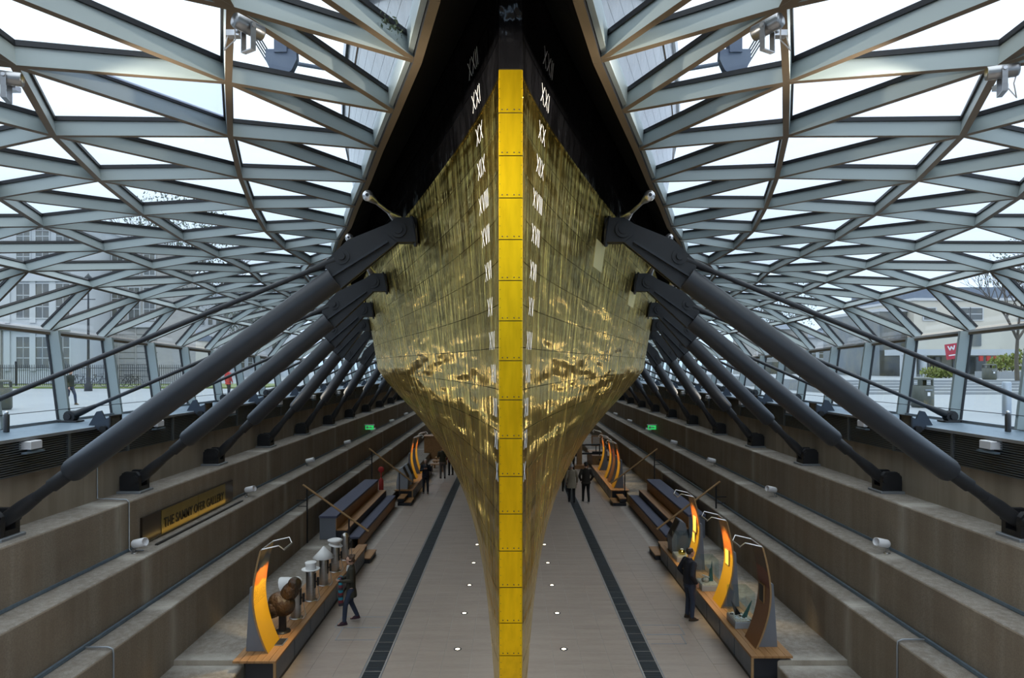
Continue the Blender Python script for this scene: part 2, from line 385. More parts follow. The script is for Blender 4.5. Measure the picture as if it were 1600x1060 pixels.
# ------------------------------------------------------------------ glazed side walls
ZD = 5.02                                                # service deck level
for side, nm in ((-1,'wall_glass_left'), (1,'wall_glass_right')):
    root = empty(nm); tag(root, 'leaning glass wall with grey fins on the %s side' % ('left' if side < 0 else 'right'), kind='structure')
    def base(k):
        p = node(0,k,side); r = 9.85/10.1
        return Vector((p.x*r, p.y if p.y > 5 else p.y*r+0.1, ZD))
    for k in range(K0, K1):
        a, b = base(k), base(k+1); c, d = node(0,k,side), node(0,k+1,side)
        if k < -5: pass
        n = (b-a).cross(c-a).normalized(); n = n if n.x*side > 0 or abs(n.x) < 0.2 else -n
        inner = -n
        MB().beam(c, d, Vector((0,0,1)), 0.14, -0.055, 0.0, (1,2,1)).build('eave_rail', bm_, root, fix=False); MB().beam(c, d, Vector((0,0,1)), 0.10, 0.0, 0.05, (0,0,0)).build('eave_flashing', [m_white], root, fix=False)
        MB().beam(a, b, Vector((0,0,1)), 0.10, -0.02, 0.05, (0,0,0)).build('sill_rail', [m_grate_edge], root, fix=False)
        if not (k == K0 and side > 0):
            fin = MB(); tdir = (c-a).normalized()
            fin.beam(a, c, inner, 0.07, 0.02, 0.24, (0,0,0)); fin.beam(a, c, inner, 0.10, -0.03, 0.02, (2,2,2))
            fin.build('mullion', bm_, root, fix=False)
        vs, fs = pane((a, b, d, c), n); MB().add(vs, fs).build('glass_pane', m_glassw, root)
        if k >= -4:
            r = MB(); h = 0.30
            r.tube([a+(c-a)*0.13+inner*0.25, b+(d-b)*0.13+inner*0.25], 0.008, 5)
            r.build('guard_wire', m_strut, root)

# ------------------------------------------------------------------ dock: floor, stepped concrete walls, service decks
fl = tag(MB().box(-5.6, 5.7, -8, 62, -0.3, -0.006).build('floor', m_grout), 'stone tiled dock floor under the ship', kind='structure')
tile_cache = {}
def tile(x0, x1, y0, y1):
    key = (round(x1-x0,3), round(y1-y0,3))
    if key not in tile_cache:
        g = 0.004
        tile_cache[key] = MB().bbox(g, key[0]-g, g, key[1]-g, -0.02, 0.0, 0.003).mesh('floor_tile', m_tile)
    return tile_cache[key], (x0, y0, 0)
far_t = MB(); nt_ = 0
cols = []
for a, b, n in ((-2.605, 2.67, 9), (-4.66, -3.035, 3), (3.09, 4.80, 3)):
    w = (b-a)/n; cols += [(a+i*w, a+(i+1)*w, i) for i in range(n)]
rows = [(11.0+1.2*i) for i in range(-16, 42)]
for y0 in rows:
    for x0, x1, ci in cols:
        yy = y0+(0.6 if ci % 2 else 0.0)
        if 11.0 <= y0 < 31.0 and nt_ < 300:
            me, lo = tile(x0, x1, yy, yy+1.2); link('floor_tile', me, fl, lo); nt_ += 1
        else: far_t.box(x0+0.004, x1-0.004, yy+0.004, yy+1.196, -0.02, 0.0)
tag(far_t.build('far_floor_tiles', m_tile, fl), kind='stuff')
gm = MB()
for i in range(11): gm.box(0.03, 0.37, 0.012+i*0.0395, 0.012+i*0.0395+0.026, -0.03, 0.004)
gm.box(0.0, 0.4, 0.0, 0.455, -0.06, -0.022); gm = gm.mesh('drain_grate', [m_grate])
for x0, nm in ((-3.02, 'left'), (2.68, 'right')):
    for i in range(104):
        if i*0.455+9 > 56: break
        link('drain_grate', gm, fl, (x0, 9+i*0.455, 0))
    for xx in (x0-0.012, x0+0.395): MB().box(xx, xx+0.017, -4, 57, -0.03, 0.006).build('grate_edge', m_grate_edge, fl)
for x0, x1, y0, y1 in ((-4.0,-3.1,14.55,15.25),(-4.2,-3.1,15.25,15.9),(3.15,3.95,14.35,14.85),(3.15,4.05,14.85,15.4)):   # hatch outlines
    h = MB()
    h.box(x0,x1,y0,y0+0.02,-0.01,0.005).box(x0,x1,y1-0.02,y1,-0.01,0.005).box(x1-0.02 if x0 > 0 else x0,x1 if x0 > 0 else x0+0.02,y0,y1,-0.01,0.005)
    h.build('hatch_frame', m_grate_edge, fl)

JOINT = [12.7+7.8*i for i in range(-3, 8)]
for side, nm in ((-1,'wall_left'), (1,'wall_right')):
    root = empty(nm); tag(root, 'stepped concrete dock wall on the %s' % ('left' if side < 0 else 'right'), kind='structure')
    for (x0, x1, z0, z1) in ((6.69,7.30,-0.2,1.49),(7.22,7.86,1.30,2.47),(7.77,8.56,2.30,3.49),(8.48,9.0,3.30,4.6),(5.30,6.75,-0.25,0.40)):
        mt = m_conc2 if x0 == 8.48 else m_conc
        for i in range(len(JOINT)-1):
            y0, y1 = JOINT[i]+0.006, JOINT[i+1]-0.006
            zz = z1 - (0.10 if (x0 == 5.30 and i < 3) else 0)
            b = 0.035 if x0 < 8 else 0.01
            mb = MB()
            prof = [(x0,z0),(x0,zz-b),(x0+b*0.35,zz-b*0.35),(x0+b,zz),(x1,zz),(x1,z0)]
            n = len(prof); pv = [(side*x, y0, z) for x, z in prof]+[(side*x, y1, z) for x, z in prof]
            mb.add(pv, [tuple(range(n)), tuple(reversed(range(n,2*n)))], 0)
            for q in range(n):
                mb.add(pv, [(q, n+q, n+(q+1)%n, (q+1)%n)], 1 if q in (2,3) else 0)
            mb.build('concrete_block', [mt, m_ledge], root)
    for xx, zz in ((7.75,2.50),(7.15,1.52)):               # cable tray at the back of the ledges
        MB().box(side*xx, side*(xx+0.05), -6, 58, zz-0.02, zz+0.035).build('cable_tray', m_deck, root)
    t = empty('trim_1' if side < 0 else 'trim_2'); tag(t, 'galvanised service deck with black grille front on the %s' % ('left' if side < 0 else 'right'), kind='structure')
    gp = MB(); L = 1.86
    gp.box(0.04, 0.06, 0, L, 0.0, 0.62, 1)
    for i in range(15): gp.box(0.0, 0.03, 0.0, L, 0.012+i*0.041, 0.012+i*0.041+0.014, 0)
    for i in (0, L-0.03): gp.box(-0.012, 0.03, i, i+0.03, 0.0, 0.62, 0)
    if side > 0: pass
    else: gp.v = [(-x, y, z) for x, y, z in gp.v]
    gme = gp.mesh('grille_panel', [m_grille2, m_grille])
    bm2 = bmesh.new(); bm2.from_mesh(gme); bmesh.ops.recalc_face_normals(bm2, faces=bm2.faces); bm2.to_mesh(gme); bm2.free()
    dme = MB().bbox(0 if side > 0 else -1.56, 1.56 if side > 0 else 0, 0.006, L+0.004, -0.03, 0.0, 0.004).mesh('deck_panel', m_deck)
    for k in range(-9, 26):
        y = yk(k)
        link('grille_panel', gme, t, (side*8.38, y, 4.38))
        link('deck_panel', dme, t, (side*8.34, y, ZD-0.005))
    MB().box(side*8.33, side*8.36, yk(-9), yk(26), ZD-0.045, ZD+0.01).build('deck_edge', m_grate_edge, t)
    MB().box(side*8.5, side*9.9, yk(-9), yk(26), 4.5, ZD-0.04).build('deck_core', m_grille, t)
# the head of the dock behind the viewer
MB().box(-9.5, 9.5, -9.0, -8.0, -0.3, 5.0).build('wall_end', m_conc); tag(bpy.data.objects['wall_end'], 'plain concrete head wall closing the dock', kind='structure')
MB().box(-9.0, 9.0, 61.5, 62.5, -0.3, 6.4).build('wall_far', m_conc); tag(bpy.data.objects['wall_far'], 'plain concrete wall at the stern end of the dock', kind='structure')

# ------------------------------------------------------------------ the ship
def brass(name, col, col2, rough, bumps, spots=0.3, metal=1.0, rough2=0.29):
    m = M(name, col, rough, metal, noise=((1.3,1.3,0.9),0.5,col2), streak=[((16,16,2.0),spots,tuple(c*0.7 for c in col2))], bump=bumps)
    t = m.node_tree; b = t.nodes['Principled BSDF']; g = t.nodes.new('ShaderNodeNewGeometry'); mp = t.nodes.new('ShaderNodeMapping'); mp.inputs['Scale'].default_value = (5,5,1.0)
    n = t.nodes.new('ShaderNodeTexNoise'); n.inputs['Scale'].default_value = 1.0; n.inputs['Detail'].default_value = 4; mr = t.nodes.new('ShaderNodeMapRange')
    mr.inputs['From Min'].default_value = 0.35; mr.inputs['From Max'].default_value = 0.65; mr.inputs['To Min'].default_value = rough; mr.inputs['To Max'].default_value = rough2
    t.links.new(g.outputs['Position'], mp.inputs['Vector']); t.links.new(mp.outputs[0], n.inputs['Vector']); t.links.new(n.outputs['Fac'], mr.inputs['Value']); t.links.new(mr.outputs[0], b.inputs['Roughness'])
    return m
m_brass = brass('hull_brass', (1.0,0.74,0.18), (0.84,0.58,0.12), 0.18, [((0.22,0.22,1.25),1.0,0.30),((6.5,6.5,0.85),0.9,0.05),((26,26,3.0),0.35,0.008)])
m_stem = brass('stem_brass', (0.98,0.62,0.008), (0.84,0.50,0.006), 0.36, [((9,9,1.4),0.35,0.01),((40,40,6),0.2,0.004)], 0.35, 0.9, 0.42)
m_seam = M('hull_seam_dark', (0.06,0.045,0.012), 0.6, 0.3, noise=((8,8,8),0.4,(0.1,0.075,0.02)))
m_hullblk = M('hull_black_gloss', (0.010,0.010,0.012), 0.14, coat=1.0, noise=((2,2,2),0.3,(0.018,0.018,0.02)), bump=[((1.8,1.8,1.4),1.0,0.25),((7,7,2.5),0.7,0.05)])
m_hullgrey = M('hull_black_sky_sheen', (0.035,0.04,0.05), 0.3, coat=0.4, noise=((0.6,0.6,3.5),0.7,(0.09,0.10,0.12)), streak=[((4,4,1),0.4,(0.14,0.15,0.17))], bump=((3,3,3),0.2,0.03))  # upper black hull greyed: pale sky reflection painted into the colour
m_mark = M('draught_mark_white', (0.95,0.95,0.93), 0.6, noise=((20,20,20),0.2,(0.7,0.7,0.68)))

ship = empty('sailing_ship', (0, 6, ZK))
tag(ship, 'tall sailing ship hull sheathed in polished brass below a black topside', 'ship')
SO = Vector((0, 6, ZK))
def patch(name, y0, y1, z0, z1, ny, nz, mat, parent, side, off=0.0, ys_from_stem=False, thick=0.004):
    vs = []; ns = []; fs = []
    for lay in (0, 1):
        for i in range(nz+1):
            z = z0+(z1-z0)*i/nz
            for j in range(ny+1):
                a = y_stem(z)+y0 if ys_from_stem else y0
                Y = a+(y1-a)*((j/ny)**(2.2 if ys_from_stem and y1 > 40 else 1.0))
                n = hull_n(Y, z, side)
                p = Vector((side*hull_x(Y, z), Y, z))+n*(off-lay*thick)
                vs.append(p-SO); ns.append(n)
    w = ny+1; S = (nz+1)*w
    for i in range(nz):
        for j in range(ny):
            q = (i*w+j, i*w+j+1, (i+1)*w+j+1, (i+1)*w+j)
            fs.append(q if side > 0 else tuple(reversed(q)))
    ring = [j for j in range(w)]+[i*w+ny for i in range(1, nz+1)]+[nz*w+j for j in range(ny-1, -1, -1)]+[i*w for i in range(nz-1, 0, -1)]
    for a, b in zip(ring, ring[1:]+ring[:1]): fs.append((a, S+a, S+b, b))
    me = bpy.data.meshes.new(name); me.from_pydata(vs, [], fs); me.materials.append(mat)
    me.polygons.foreach_set('use_smooth', [True]*len(fs)); me.update()
    me.normals_split_custom_set_from_vertices(ns)
    return link(name, me, parent)

for side in (-1, 1):
    sheath = patch('brass_sheathing', 0.02, 66, ZK, ZB, 60, 30, m_seam, ship, side, off=-0.02, ys_from_stem=True)
    NS = 17; zs = [ZK+(ZB-ZK)*i/NS for i in range(NS+1)]
    cuts = [1.55, 3.2, 5.2, 7.8, 11.0, 15.5, 22.0, 59.0]
    for i in range(NS):
        st = 0.4 if i % 2 else -0.4
        prev = None
        for c, L in enumerate(cuts):
            g = 0.0035
            if c == 0: patch('brass_plate', 0.015, 6.0+L+st, zs[i]+g, zs[i+1]-g, 8, 4, m_brass, sheath, side, ys_from_stem=True)
            else:
                y0 = 6.0+cuts[c-1]+st+g*2; y1 = 6.0+L+st if c < len(cuts)-1 else 65.5
                patch('brass_plate', y0, y1, zs[i]+g, zs[i+1]-g, 8 if c < 6 else 14, 4, m_brass, sheath, side)
    # black strakes of the topside, each its own piece
    blk = patch('black_topside', 0.02, 66, ZB, 12.9, 60, 14, m_gasket, ship, side, off=-0.02, ys_from_stem=True)
    zt = [ZB+0.003+(12.9-ZB)*i/13 for i in range(14)]
    for i in range(13):
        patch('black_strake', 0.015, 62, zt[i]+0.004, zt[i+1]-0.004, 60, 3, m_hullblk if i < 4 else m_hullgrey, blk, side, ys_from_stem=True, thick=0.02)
    patch('bulwark_rail', 0.0, 64, 12.9, 13.05, 50, 1, m_white, ship, side, off=0.05, ys_from_stem=True, thick=0.2)
    patch('sheathing_edge', 0.01, 60, ZB-0.02, ZB+0.004, 80, 1, m_brass, ship, side, off=0.004, ys_from_stem=True)
# two brighter repair sheets on the right side
m_patch = brass('repair_brass', (1.0,0.86,0.42), (0.95,0.78,0.36), 0.4, [((9,9,2),0.3,0.01)], 0.1, 0.8, 0.5)
for (ya, yb, za, zb_) in ((9.75,10.45,7.78,8.2),(13.6,14.5,7.55,7.85)): patch('repair_sheet', ya, yb, za, zb_, 6, 4, m_patch, ship, 1, off=0.006)
# deck closing the top
dk = MB()
for i in range(40):
    ya = y_stem(12.6)+0.3+i*1.45; yb = ya+1.45
    dk.add([(-hull_x(ya,12.5),ya-6,12.4-ZK),(hull_x(ya,12.5),ya-6,12.4-ZK),(hull_x(yb,12.5),yb-6,12.4-ZK),(-hull_x(yb,12.5),yb-6,12.4-ZK)], [(0,1,2,3)])
dk.build('weather_deck', m_wood, ship)
# stem plates with rivets
stem_core = MB()
zz = [ZK+0.1+0.36*i for i in range(0, 60)]
pts = [z for z in zz if z < 13.0]
for a, b in zip(pts, pts[1:]):
    v = []
    for z in (a, b):
        y = y_stem(z); v += [(-0.1,y-6+0.004,z-ZK),(0.1,y-6+0.004,z-ZK),(0.1,y-6+0.4,z-ZK),(-0.1,y-6+0.4,z-ZK)]
    stem_core.add(v, [(0,1,5,4),(1,2,6,5),(3,0,4,7)])
sc_o = stem_core.build('stem_post', m_seam, ship)
stop = 6.3+460*5.53/1000                          # the brass ends here, black timber above
def stem_plate(z0, z1, mat, rivets):
    mb = MB(); w = 0.104; e = 0.004
    for za, zb in ((z0+e, (z0+z1)/2), ((z0+z1)/2, z1-e)):
        v = []
        for z in (za, zb):
            y = y_stem(z)-6; ww = w*(1.0+0.10*(8.8-z)/6.0)
            v += [(-ww,y+0.16,z-ZK),(-ww,y+0.004,z-ZK),(-ww+0.006,y-0.006,z-ZK),(ww-0.006,y-0.006,z-ZK),(ww,y+0.004,z-ZK),(ww,y+0.16,z-ZK)]
        mb.add(v, [(i,i+1,7+i,6+i) for i in range(5)])
    o = mb.build('stem_plate', mat, sc_o, fix=False)
    if rivets:
        r = MB()
        for x in (-0.075,-0.03,0.03,0.075):
            z = z0+0.028; y = y_stem(z)-6-0.006
            r.lathe([(0.007,0.0),(0.005,0.004),(0.0,0.005)], 6, M4=Matrix.Translation((x,y,z-ZK)) @ Matrix.Rotation(PI/2,4,'X'))
        for z in (z0+0.12, z0+0.2, z0+0.28):
            for x in (-0.096, 0.096):
                r.lathe([(0.004,0.0),(0.0,0.003)], 5, M4=Matrix.Translation((x,y_stem(z)-6-0.006,z-ZK)) @ Matrix.Rotation(PI/2,4,'X'))
        r.build('rivets', m_seam, sc_o)
z = stop
while z > 2.6:
    stem_plate(z-0.36, z, m_stem, True); z -= 0.36
z = stop
while z < 12.6:
    stem_plate(z, z+0.6, m_hullblk, False); z += 0.6
# draught marks: roman numerals painted on both sides of the stem
def glyphs(t):
    out = []; x = 0
    for ch in t:
        if ch == 'I': out.append([(x,0),(x,1)]); x += 0.32
        elif ch == 'X': out += [[(x,0),(x+0.62,1)],[(x+0.62,0),(x,1)]]; x += 0.88
        elif ch == 'V': out += [[(x,1),(x+0.28,0)],[(x+0.28,0),(x+0.56,1)]]; x += 0.82
    return out, x-0.26
ROM = {10:'X',11:'XI',12:'XII',13:'XIII',14:'XIV',15:'XV',16:'XVI',17:'XVII',18:'XVIII',19:'XIX',20:'XX',21:'XXI',22:'XXII'}
for n, t in ROM.items():
    zc = {}
    ys = [737,686.7,636.6,584,532.6,480,424,369,316,262,209,154,99.6]
    offs = [20.5,22,23.5,25.5,28,31,34,38,41,45,48,53,58]
    i = n-10
    for side in (-1, 1):
        Y = 5.3; z = 8.0
        while Y < 9:
            z = HC+(568-ys[i])*Y/1000
            if Y > y_stem(z)+0.02 and hull_x(Y, z)/Y*1000 >= offs[i]: break
            Y += 0.01
        mb = MB(); segs, wd = glyphs(t); h = 0.175; dY0 = Y-wd*h*0.5
        for a, b in segs:
            q = []
            ax, az = a; bx, bz = b; th = 0.105
            for (gx, gz) in ((ax-th/2,az),(ax+th/2,az),(bx+th/2,bz),(bx-th/2,bz)):
                gxx = gx if side > 0 else wd-gx
                Yp = dY0+gxx*h; zp = z-h/2+gz*h; nn = hull_n(Yp, zp, side)
                q.append(Vector((side*hull_x(Yp,zp),Yp,zp))+nn*0.006-SO)
            mb.add(q, [(0,1,2,3)])
        mb.build('draught_mark', m_mark, ship)

# ------------------------------------------------------------------ struts, tie rods and links that hold the ship
PINZ = [8.42,8.06,7.78,7.58,7.42,7.3,7.2,7.12,7.05,7.0,6.95,6.9]
def ordinal(i): return ['nearest','second','third','fourth','fifth','sixth','seventh','eighth','ninth','tenth','eleventh','twelfth'][i]
for i in range(12):
    Y = 10.26+3.75*i
    for side in (-1, 1):
        sd = 'left' if side < 0 else 'right'
        foot = Vector((8.22, 0, 3.49)); pz = PINZ[i]; hx = hull_x(Y, pz)
        pin = Vector((hx+0.27, 0, pz)); fp = Vector((8.10, 0, 3.79))
        d = (pin-fp); Ln = d.length; d.normalize(); up = Vector((-d.z, 0, d.x)); up = up if up.z > 0 else -up
        root = empty('support_strut', (side*foot.x, Y, foot.z))
        tag(root, '%s dark steel support strut on the %s, from wall ledge to hull' % (ordinal(i), sd), 'strut', 'steel struts propping the hull')
        def T(p): return Vector((side*(p[0]-foot.x), p[1], p[2]-foot.z))
        def tub(a, b, ra, rb, n=14, mid=None):
            ps = [fp+d*a, fp+d*b]; return MB().tube([T(p) for p in ps], [ra, rb], n)
        bp = MB()
        bp.bbox(-0.26,0.26,-0.26,0.26,0.0,0.05,0.01); bp.build('base_plate', m_grate_edge, root)
        fb = MB(); prof = [(-0.22,0.05),(0.2,0.05),(0.2,0.38),(0.13,0.46),(-0.12,0.46),(-0.22,0.36)]
        fb.prism([(side*-1*a, z) for a, z in prof], 'y', -0.20, -0.11); fb.prism([(side*-1*a, z) for a, z in prof], 'y', 0.11, 0.20)
        fb.box(-0.2,0.2,-0.12,0.12,0.05,0.14); fb.box(side*0.14,side*0.22,-0.12,0.12,0.1,0.42); fb.build('foot_bracket', m_strut2, root)
        pn = T(fp); MB().tube([pn+Vector((0,-0.24,0)), pn+Vector((0,0.24,0))], 0.085, 12).build('foot_pin', m_strut2, root)
        fork = MB(); fork.tube([T(fp+d*-0.12), T(fp+d*0.1), T(fp+d*0.35), T(fp+d*0.62)], [0.1,0.12,0.12,0.095], 12); fork.build('fork_end', m_strut2, root)
        lr = MB(); lr.tube([T(fp+d*0.6), T(fp+d*1.1)], 0.088, 12); lr.tube([T(fp+d*0.93), T(fp+d*1.3)], 0.115, 12); lr.build('adjusting_rod', m_strut2, root)
        tb0, tb1 = 1.28, Ln-1.28
        tu = MB(); tu.tube([T(fp+d*tb0), T(fp+d*(tb0+0.07)), T(fp+d*tb1)], [0.165,0.19,0.19], 20); tu.build('tube', m_strut, root)
        # upper gusset: two flanges and a deep web plate
        g = MB(); a0 = fp+d*(tb1-0.02)
        web = [a0+up*0.22, a0+up*-0.20, pin+up*-0.13, pin+d*0.14, pin+up*0.17, pin-d*0.75+up*0.36, a0+d*0.1+up*0.30]
        for yy in (-0.06, 0.04): g.prism([(T(p).x, T(p).z) for p in web], 'y', yy-0.01, yy+0.03)
        g.build('gusset_plate', m_strut2, root)
        fl_ = MB(); fl_.beam(T(a0+up*0.03), T(pin-d*0.25+up*-0.05), Vector((0,1,0)), 0.03, -0.13, 0.13)
        fl_.build('gusset_flange', m_strut, root)
        pn = T(pin); pm = MB(); pm.tube([pn+Vector((0,-0.15,0)), pn+Vector((0,0.15,0))], 0.13, 16); pm.tube([pn+Vector((0,-0.17,0)), pn+Vector((0,0.17,0))], 0.075, 14); pm.build('hull_pin', m_strut2, root)
        lg = MB(); hp = Vector((hx, 0, pz))
        lug = [pin+Vector((0.02,0,-0.19)), pin+Vector((0.17,0,-0.08)), pin+Vector((0.17,0,0.1)), pin+Vector((0.02,0,0.2)), hp+Vector((-0.02,0,0.19)), hp+Vector((-0.02,0,-0.19))]
        lg.prism([(T(p).x, T(p).z) for p in lug], 'y', -0.11, 0.11); lg.build('hull_lug', m_strut2, root)
        nn = hull_n(Y, pz, side); pad = MB()
        yv = Vector((0,1,0)); yv = (yv-nn*yv.dot(nn)).normalized(); zv = nn.cross(yv)
        cpt = T(hp)+nn*0.03
        ring = [cpt+(yv*math.cos(2*PI*k/16)*0.19+zv*math.sin(2*PI*k/16)*0.25) for k in range(16)]
        pad.add(ring+[p+nn*0.03 for p in ring], [tuple(range(16)), tuple(range(16,32))]+[(k,(k+1)%16,16+(k+1)%16,16+k) for k in range(16)])
        pad.build('hull_pad', m_strut2, root)
        # tie rod out to the glass wall
        tp = pin-d*0.98+up*0.20; tf = Vector((9.62, 0, ZD+0.12)); td = (tf-tp).normalized(); tl = (tf-tp).length
        tr = empty('tie_rod', (side*tf.x, Y, ZD)); off2 = Vector((tf.x, 0, ZD))
        tag(tr, '%s thin tie rod on the %s, running from strut head out to the glass wall' % (ordinal(i), sd), 'tie rod', 'tie rods')
        def T2(p): return Vector((side*(p[0]-off2.x), p[1]-0.0, p[2]-off2.z))
        MB().tube([T2(tp+td*0.55), T2(tf-td*0.5)], 0.042, 10).build('rod', m_strut, tr)
        for nm2, c0, dd in (('upper_clevis', tp, td), ('lower_clevis', tf, -td)):
            c = MB(); c.tube([T2(c0+dd*0.05), T2(c0+dd*0.28), T2(c0+dd*0.6)], [0.085,0.075,0.042], 10)
            c.tube([T2(c0)+Vector((0,-0.085,0)), T2(c0)+Vector((0,0.085,0))], 0.125, 14); c.tube([T2(c0)+Vector((0,-0.12,0)), T2(c0)+Vector((0,0.12,0))], 0.06, 10); c.build(nm2, m_strut2, tr)
        fb = MB(); fb.bbox(-0.2,0.2,-0.14,0.14,0.0,0.03,0.006); fb.prism([(-0.07,0.03),(0.07,0.03),(0.05,0.2),(-0.05,0.2)], 'y', -0.03, 0.03); fb.build('anchor_plate', m_strut2, tr)
        # polished link from strut head to canopy edge
        if i < 6:
            k = -2+2*i
            e = node(5, max(min(k, K1), K0), side); s0 = Vector((side*(pin.x+0.05), Y, pin.z+0.2))
            if (e-s0).length > 1.9: e = s0+(e-s0).normalized()*1.25
            e = e+Vector((0,0,-0.2))
            lk = empty('turnbuckle_link', s0); tag(lk, '%s polished steel turnbuckle link on the %s, between strut head and canopy edge' % (ordinal(i), sd), 'link', 'turnbuckle links')
            v = e-s0; MB().tube([v*0.15, v*0.85], 0.03, 8).build('rod', m_chrome, lk)
            for f0, f1 in ((0.0, 0.28), (1.0, 0.72)):
                c = MB(); c.tube([v*f0, v*(f0+(f1-f0)*0.5), v*f1], [0.075,0.06,0.033], 10); c.ell(v*f0, (0.085,0.055,0.085), 10, 6); c.build('fork_end', m_chrome, lk)
                MB().tube([v*f0+Vector((0,-0.065,0)), v*f0+Vector((0,0.065,0))], 0.026, 8).build('pin', m_black, lk)

# ------------------------------------------------------------------ outside, seen through the glass
ZG = 4.3
m_pave = M('plaza_paving', (0.28,0.29,0.30), 0.6, noise=((0.3,0.3,0.3),0.4,(0.22,0.23,0.24)), streak=[((2,2,2),0.25,(0.26,0.27,0.28))])
m_grass = M('grass_verge', (0.13,0.17,0.05), 0.9, noise=((1,1,1),0.6,(0.2,0.2,0.07)))
m_stone_w = M('white_stucco', (0.46,0.48,0.50), 0.8, noise=((0.6,0.6,0.6),0.25,(0.38,0.40,0.42)))
m_stone_b = M('pale_ashlar', (0.33,0.32,0.30), 0.85, noise=((0.5,0.5,4),0.4,(0.25,0.24,0.23)))
m_stone_c = M('cream_stone', (0.52,0.49,0.42), 0.85, noise=((0.4,0.4,0.4),0.3,(0.45,0.42,0.36)))
m_slate = M('slate_roof', (0.14,0.17,0.22), 0.7, noise=((2,2,2),0.3,(0.1,0.12,0.16)))
m_pane = M('window_glass_dark', (0.07,0.075,0.075), 0.12, spec=0.8, noise=((0.8,0.8,0.6),0.6,(0.16,0.14,0.09)))
m_iron = M('iron_railing', (0.012,0.014,0.018), 0.6, noise=((5,5,5),0.3,(0.02,0.022,0.026)))
m_bark = M('tree_bark', (0.10,0.085,0.07), 0.9, noise=((6,6,2),0.5,(0.06,0.05,0.04)))
m_leafd = M('leaf_dark', (0.06,0.085,0.05), 0.8, noise=((3,3,3),0.5,(0.10,0.12,0.07)))
m_leafy = M('leaf_yellow_green', (0.20,0.22,0.05), 0.8, noise=((3,3,3),0.5,(0.12,0.17,0.04)))
m_olive = M('olive_bin', (0.07,0.075,0.06), 0.5, noise=((4,4,4),0.3,(0.05,0.055,0.045)))
m_red = M('red_cloth', (0.45,0.04,0.035), 0.7, noise=((5,5,5),0.3,(0.33,0.03,0.03)))
m_banner = M('banner_crimson', (0.40,0.03,0.06), 0.7, noise=((5,5,5),0.2,(0.33,0.025,0.05)))

g = MB()
for x0, x1 in ((-140,-9.86),(9.86,140)): g.add([(x0,-40,ZG),(x1,-40,ZG),(x1,160,ZG),(x0,160,ZG)], [(0,1,2,3)])
g.add([(-9.86,62.4,ZG),(9.86,62.4,ZG),(9.86,160,ZG),(-9.86,160,ZG)], [(0,1,2,3)])
tag(g.build('ground', m_pave), 'pale paved plaza around the glass canopy', kind='structure')
vg = MB(); vg.box(-75,-20,50.5,59.5,ZG,ZG+0.12)
tag(vg.build('grass_verge', m_grass), 'strip of grass along the foot of the railings', 'grass', kind='stuff')

def window(parent, x, y, z, w, h, bars=1, vb=1, face=-1, mat=None):
    """sash window set in a facade whose front is at y"""
    f = MB(); t = 0.09
    f.box(x-w/2-t,x+w/2+t,y-0.10,y+0.02,z-t,z).box(x-w/2-t,x+w/2+t,y-0.10,y+0.02,z+h,z+h+t)
    f.box(x-w/2-t,x-w/2,y-0.10,y+0.02,z,z+h).box(x+w/2,x+w/2+t,y-0.10,y+0.02,z,z+h)
    for b in range(1, bars+1): f.box(x-w/2,x+w/2,y-0.06,y-0.02,z+h*b/(bars+1)-0.035,z+h*b/(bars+1)+0.035)
    for b in range(1, vb+1): f.box(x-w/2+w*b/(vb+1)-0.025,x-w/2+w*b/(vb+1)+0.025,y-0.06,y-0.02,z,z+h)
    fo = f.build('window', m_stone_w, parent)
    MB().box(x-w/2,x+w/2,y-0.045,y-0.03,z,z+h).build('pane', m_pane, fo)

def bx(px, Y): return (px-798)*Y/1000
def bz(py, Y): return HC-(py-568)*Y/1000
# stucco house behind the railings
Y = 60; b = empty('stucco_house', (bx(40,Y), Y, ZG)); O = Vector((bx(40,Y), Y, ZG))
tag(b, 'white stucco town house with tall sash windows behind black railings on the left', 'building')
def lx(px): return bx(px,60)-O.x
def lz(py): return bz(py,60)-ZG
MB().box(lx(-90), lx(110), 0, 9, 0, lz(345)).build('wall', m_stone_w, b)
MB().box(lx(-92), lx(112), -0.35, 0, lz(516), lz(508)).build('string_course', m_stone_w, b)
MB().box(lx(-92), lx(112), -0.25, 0, lz(440), lz(434)).build('string_course', m_stone_w, b)
MB().box(lx(-94), lx(114), -0.6, 9.2, lz(345), lz(338)).build('cornice', m_stone_w, b)
for px in (-50,-20,37,67,99):
    for ya, yb in ((576,527),(497,444),(424,390),(378,352)): window(b, lx(px), 0, lz(ya), 1.25, lz(yb)-lz(ya), 2, 1)
for px in (12, 52, 83):
    for ya, yb in ((580,518),(505,440)): MB().box(lx(px)-0.28, lx(px)+0.28, -0.12, 0, lz(ya), lz(yb)).build('pilaster', m_stone_w, b)
MB().box(lx(-92), lx(4), -0.2, 0, 0, lz(516)).build('stone_base', m_stone_b, b)
# rusticated wing
Y = 66; b = empty('rusticated_wing', (bx(175,Y), Y, ZG)); ox = bx(175,Y)
tag(b, 'grey rusticated stone wing with tall windows and pale quoins beyond the lamp post', 'building')
def lx(px): return bx(px,66)-ox
def lz(py): return bz(py,66)-ZG
MB().box(lx(112), lx(246), 0, 8, 0, lz(385)).build('wall', m_stone_b, b)
for i in range(9): MB().box(lx(112), lx(246), -0.10, 0, i*0.62+0.04, i*0.62+0.58).build('stone_course', m_stone_b, b)
for i in range(12): MB().box(lx(150)-(0.35 if i%2 else 0.55), lx(160)+(0.35 if i%2 else 0.5), -0.15, 0, lz(516)+i*0.62, lz(516)+i*0.62+0.56).build('quoin', m_stone_w, b)
for px in (132,184,210,234):
    for ya, yb in ((500,450),(430,398)): window(b, lx(px), 0, lz(ya), 1.1, lz(yb)-lz(ya), 2, 1)
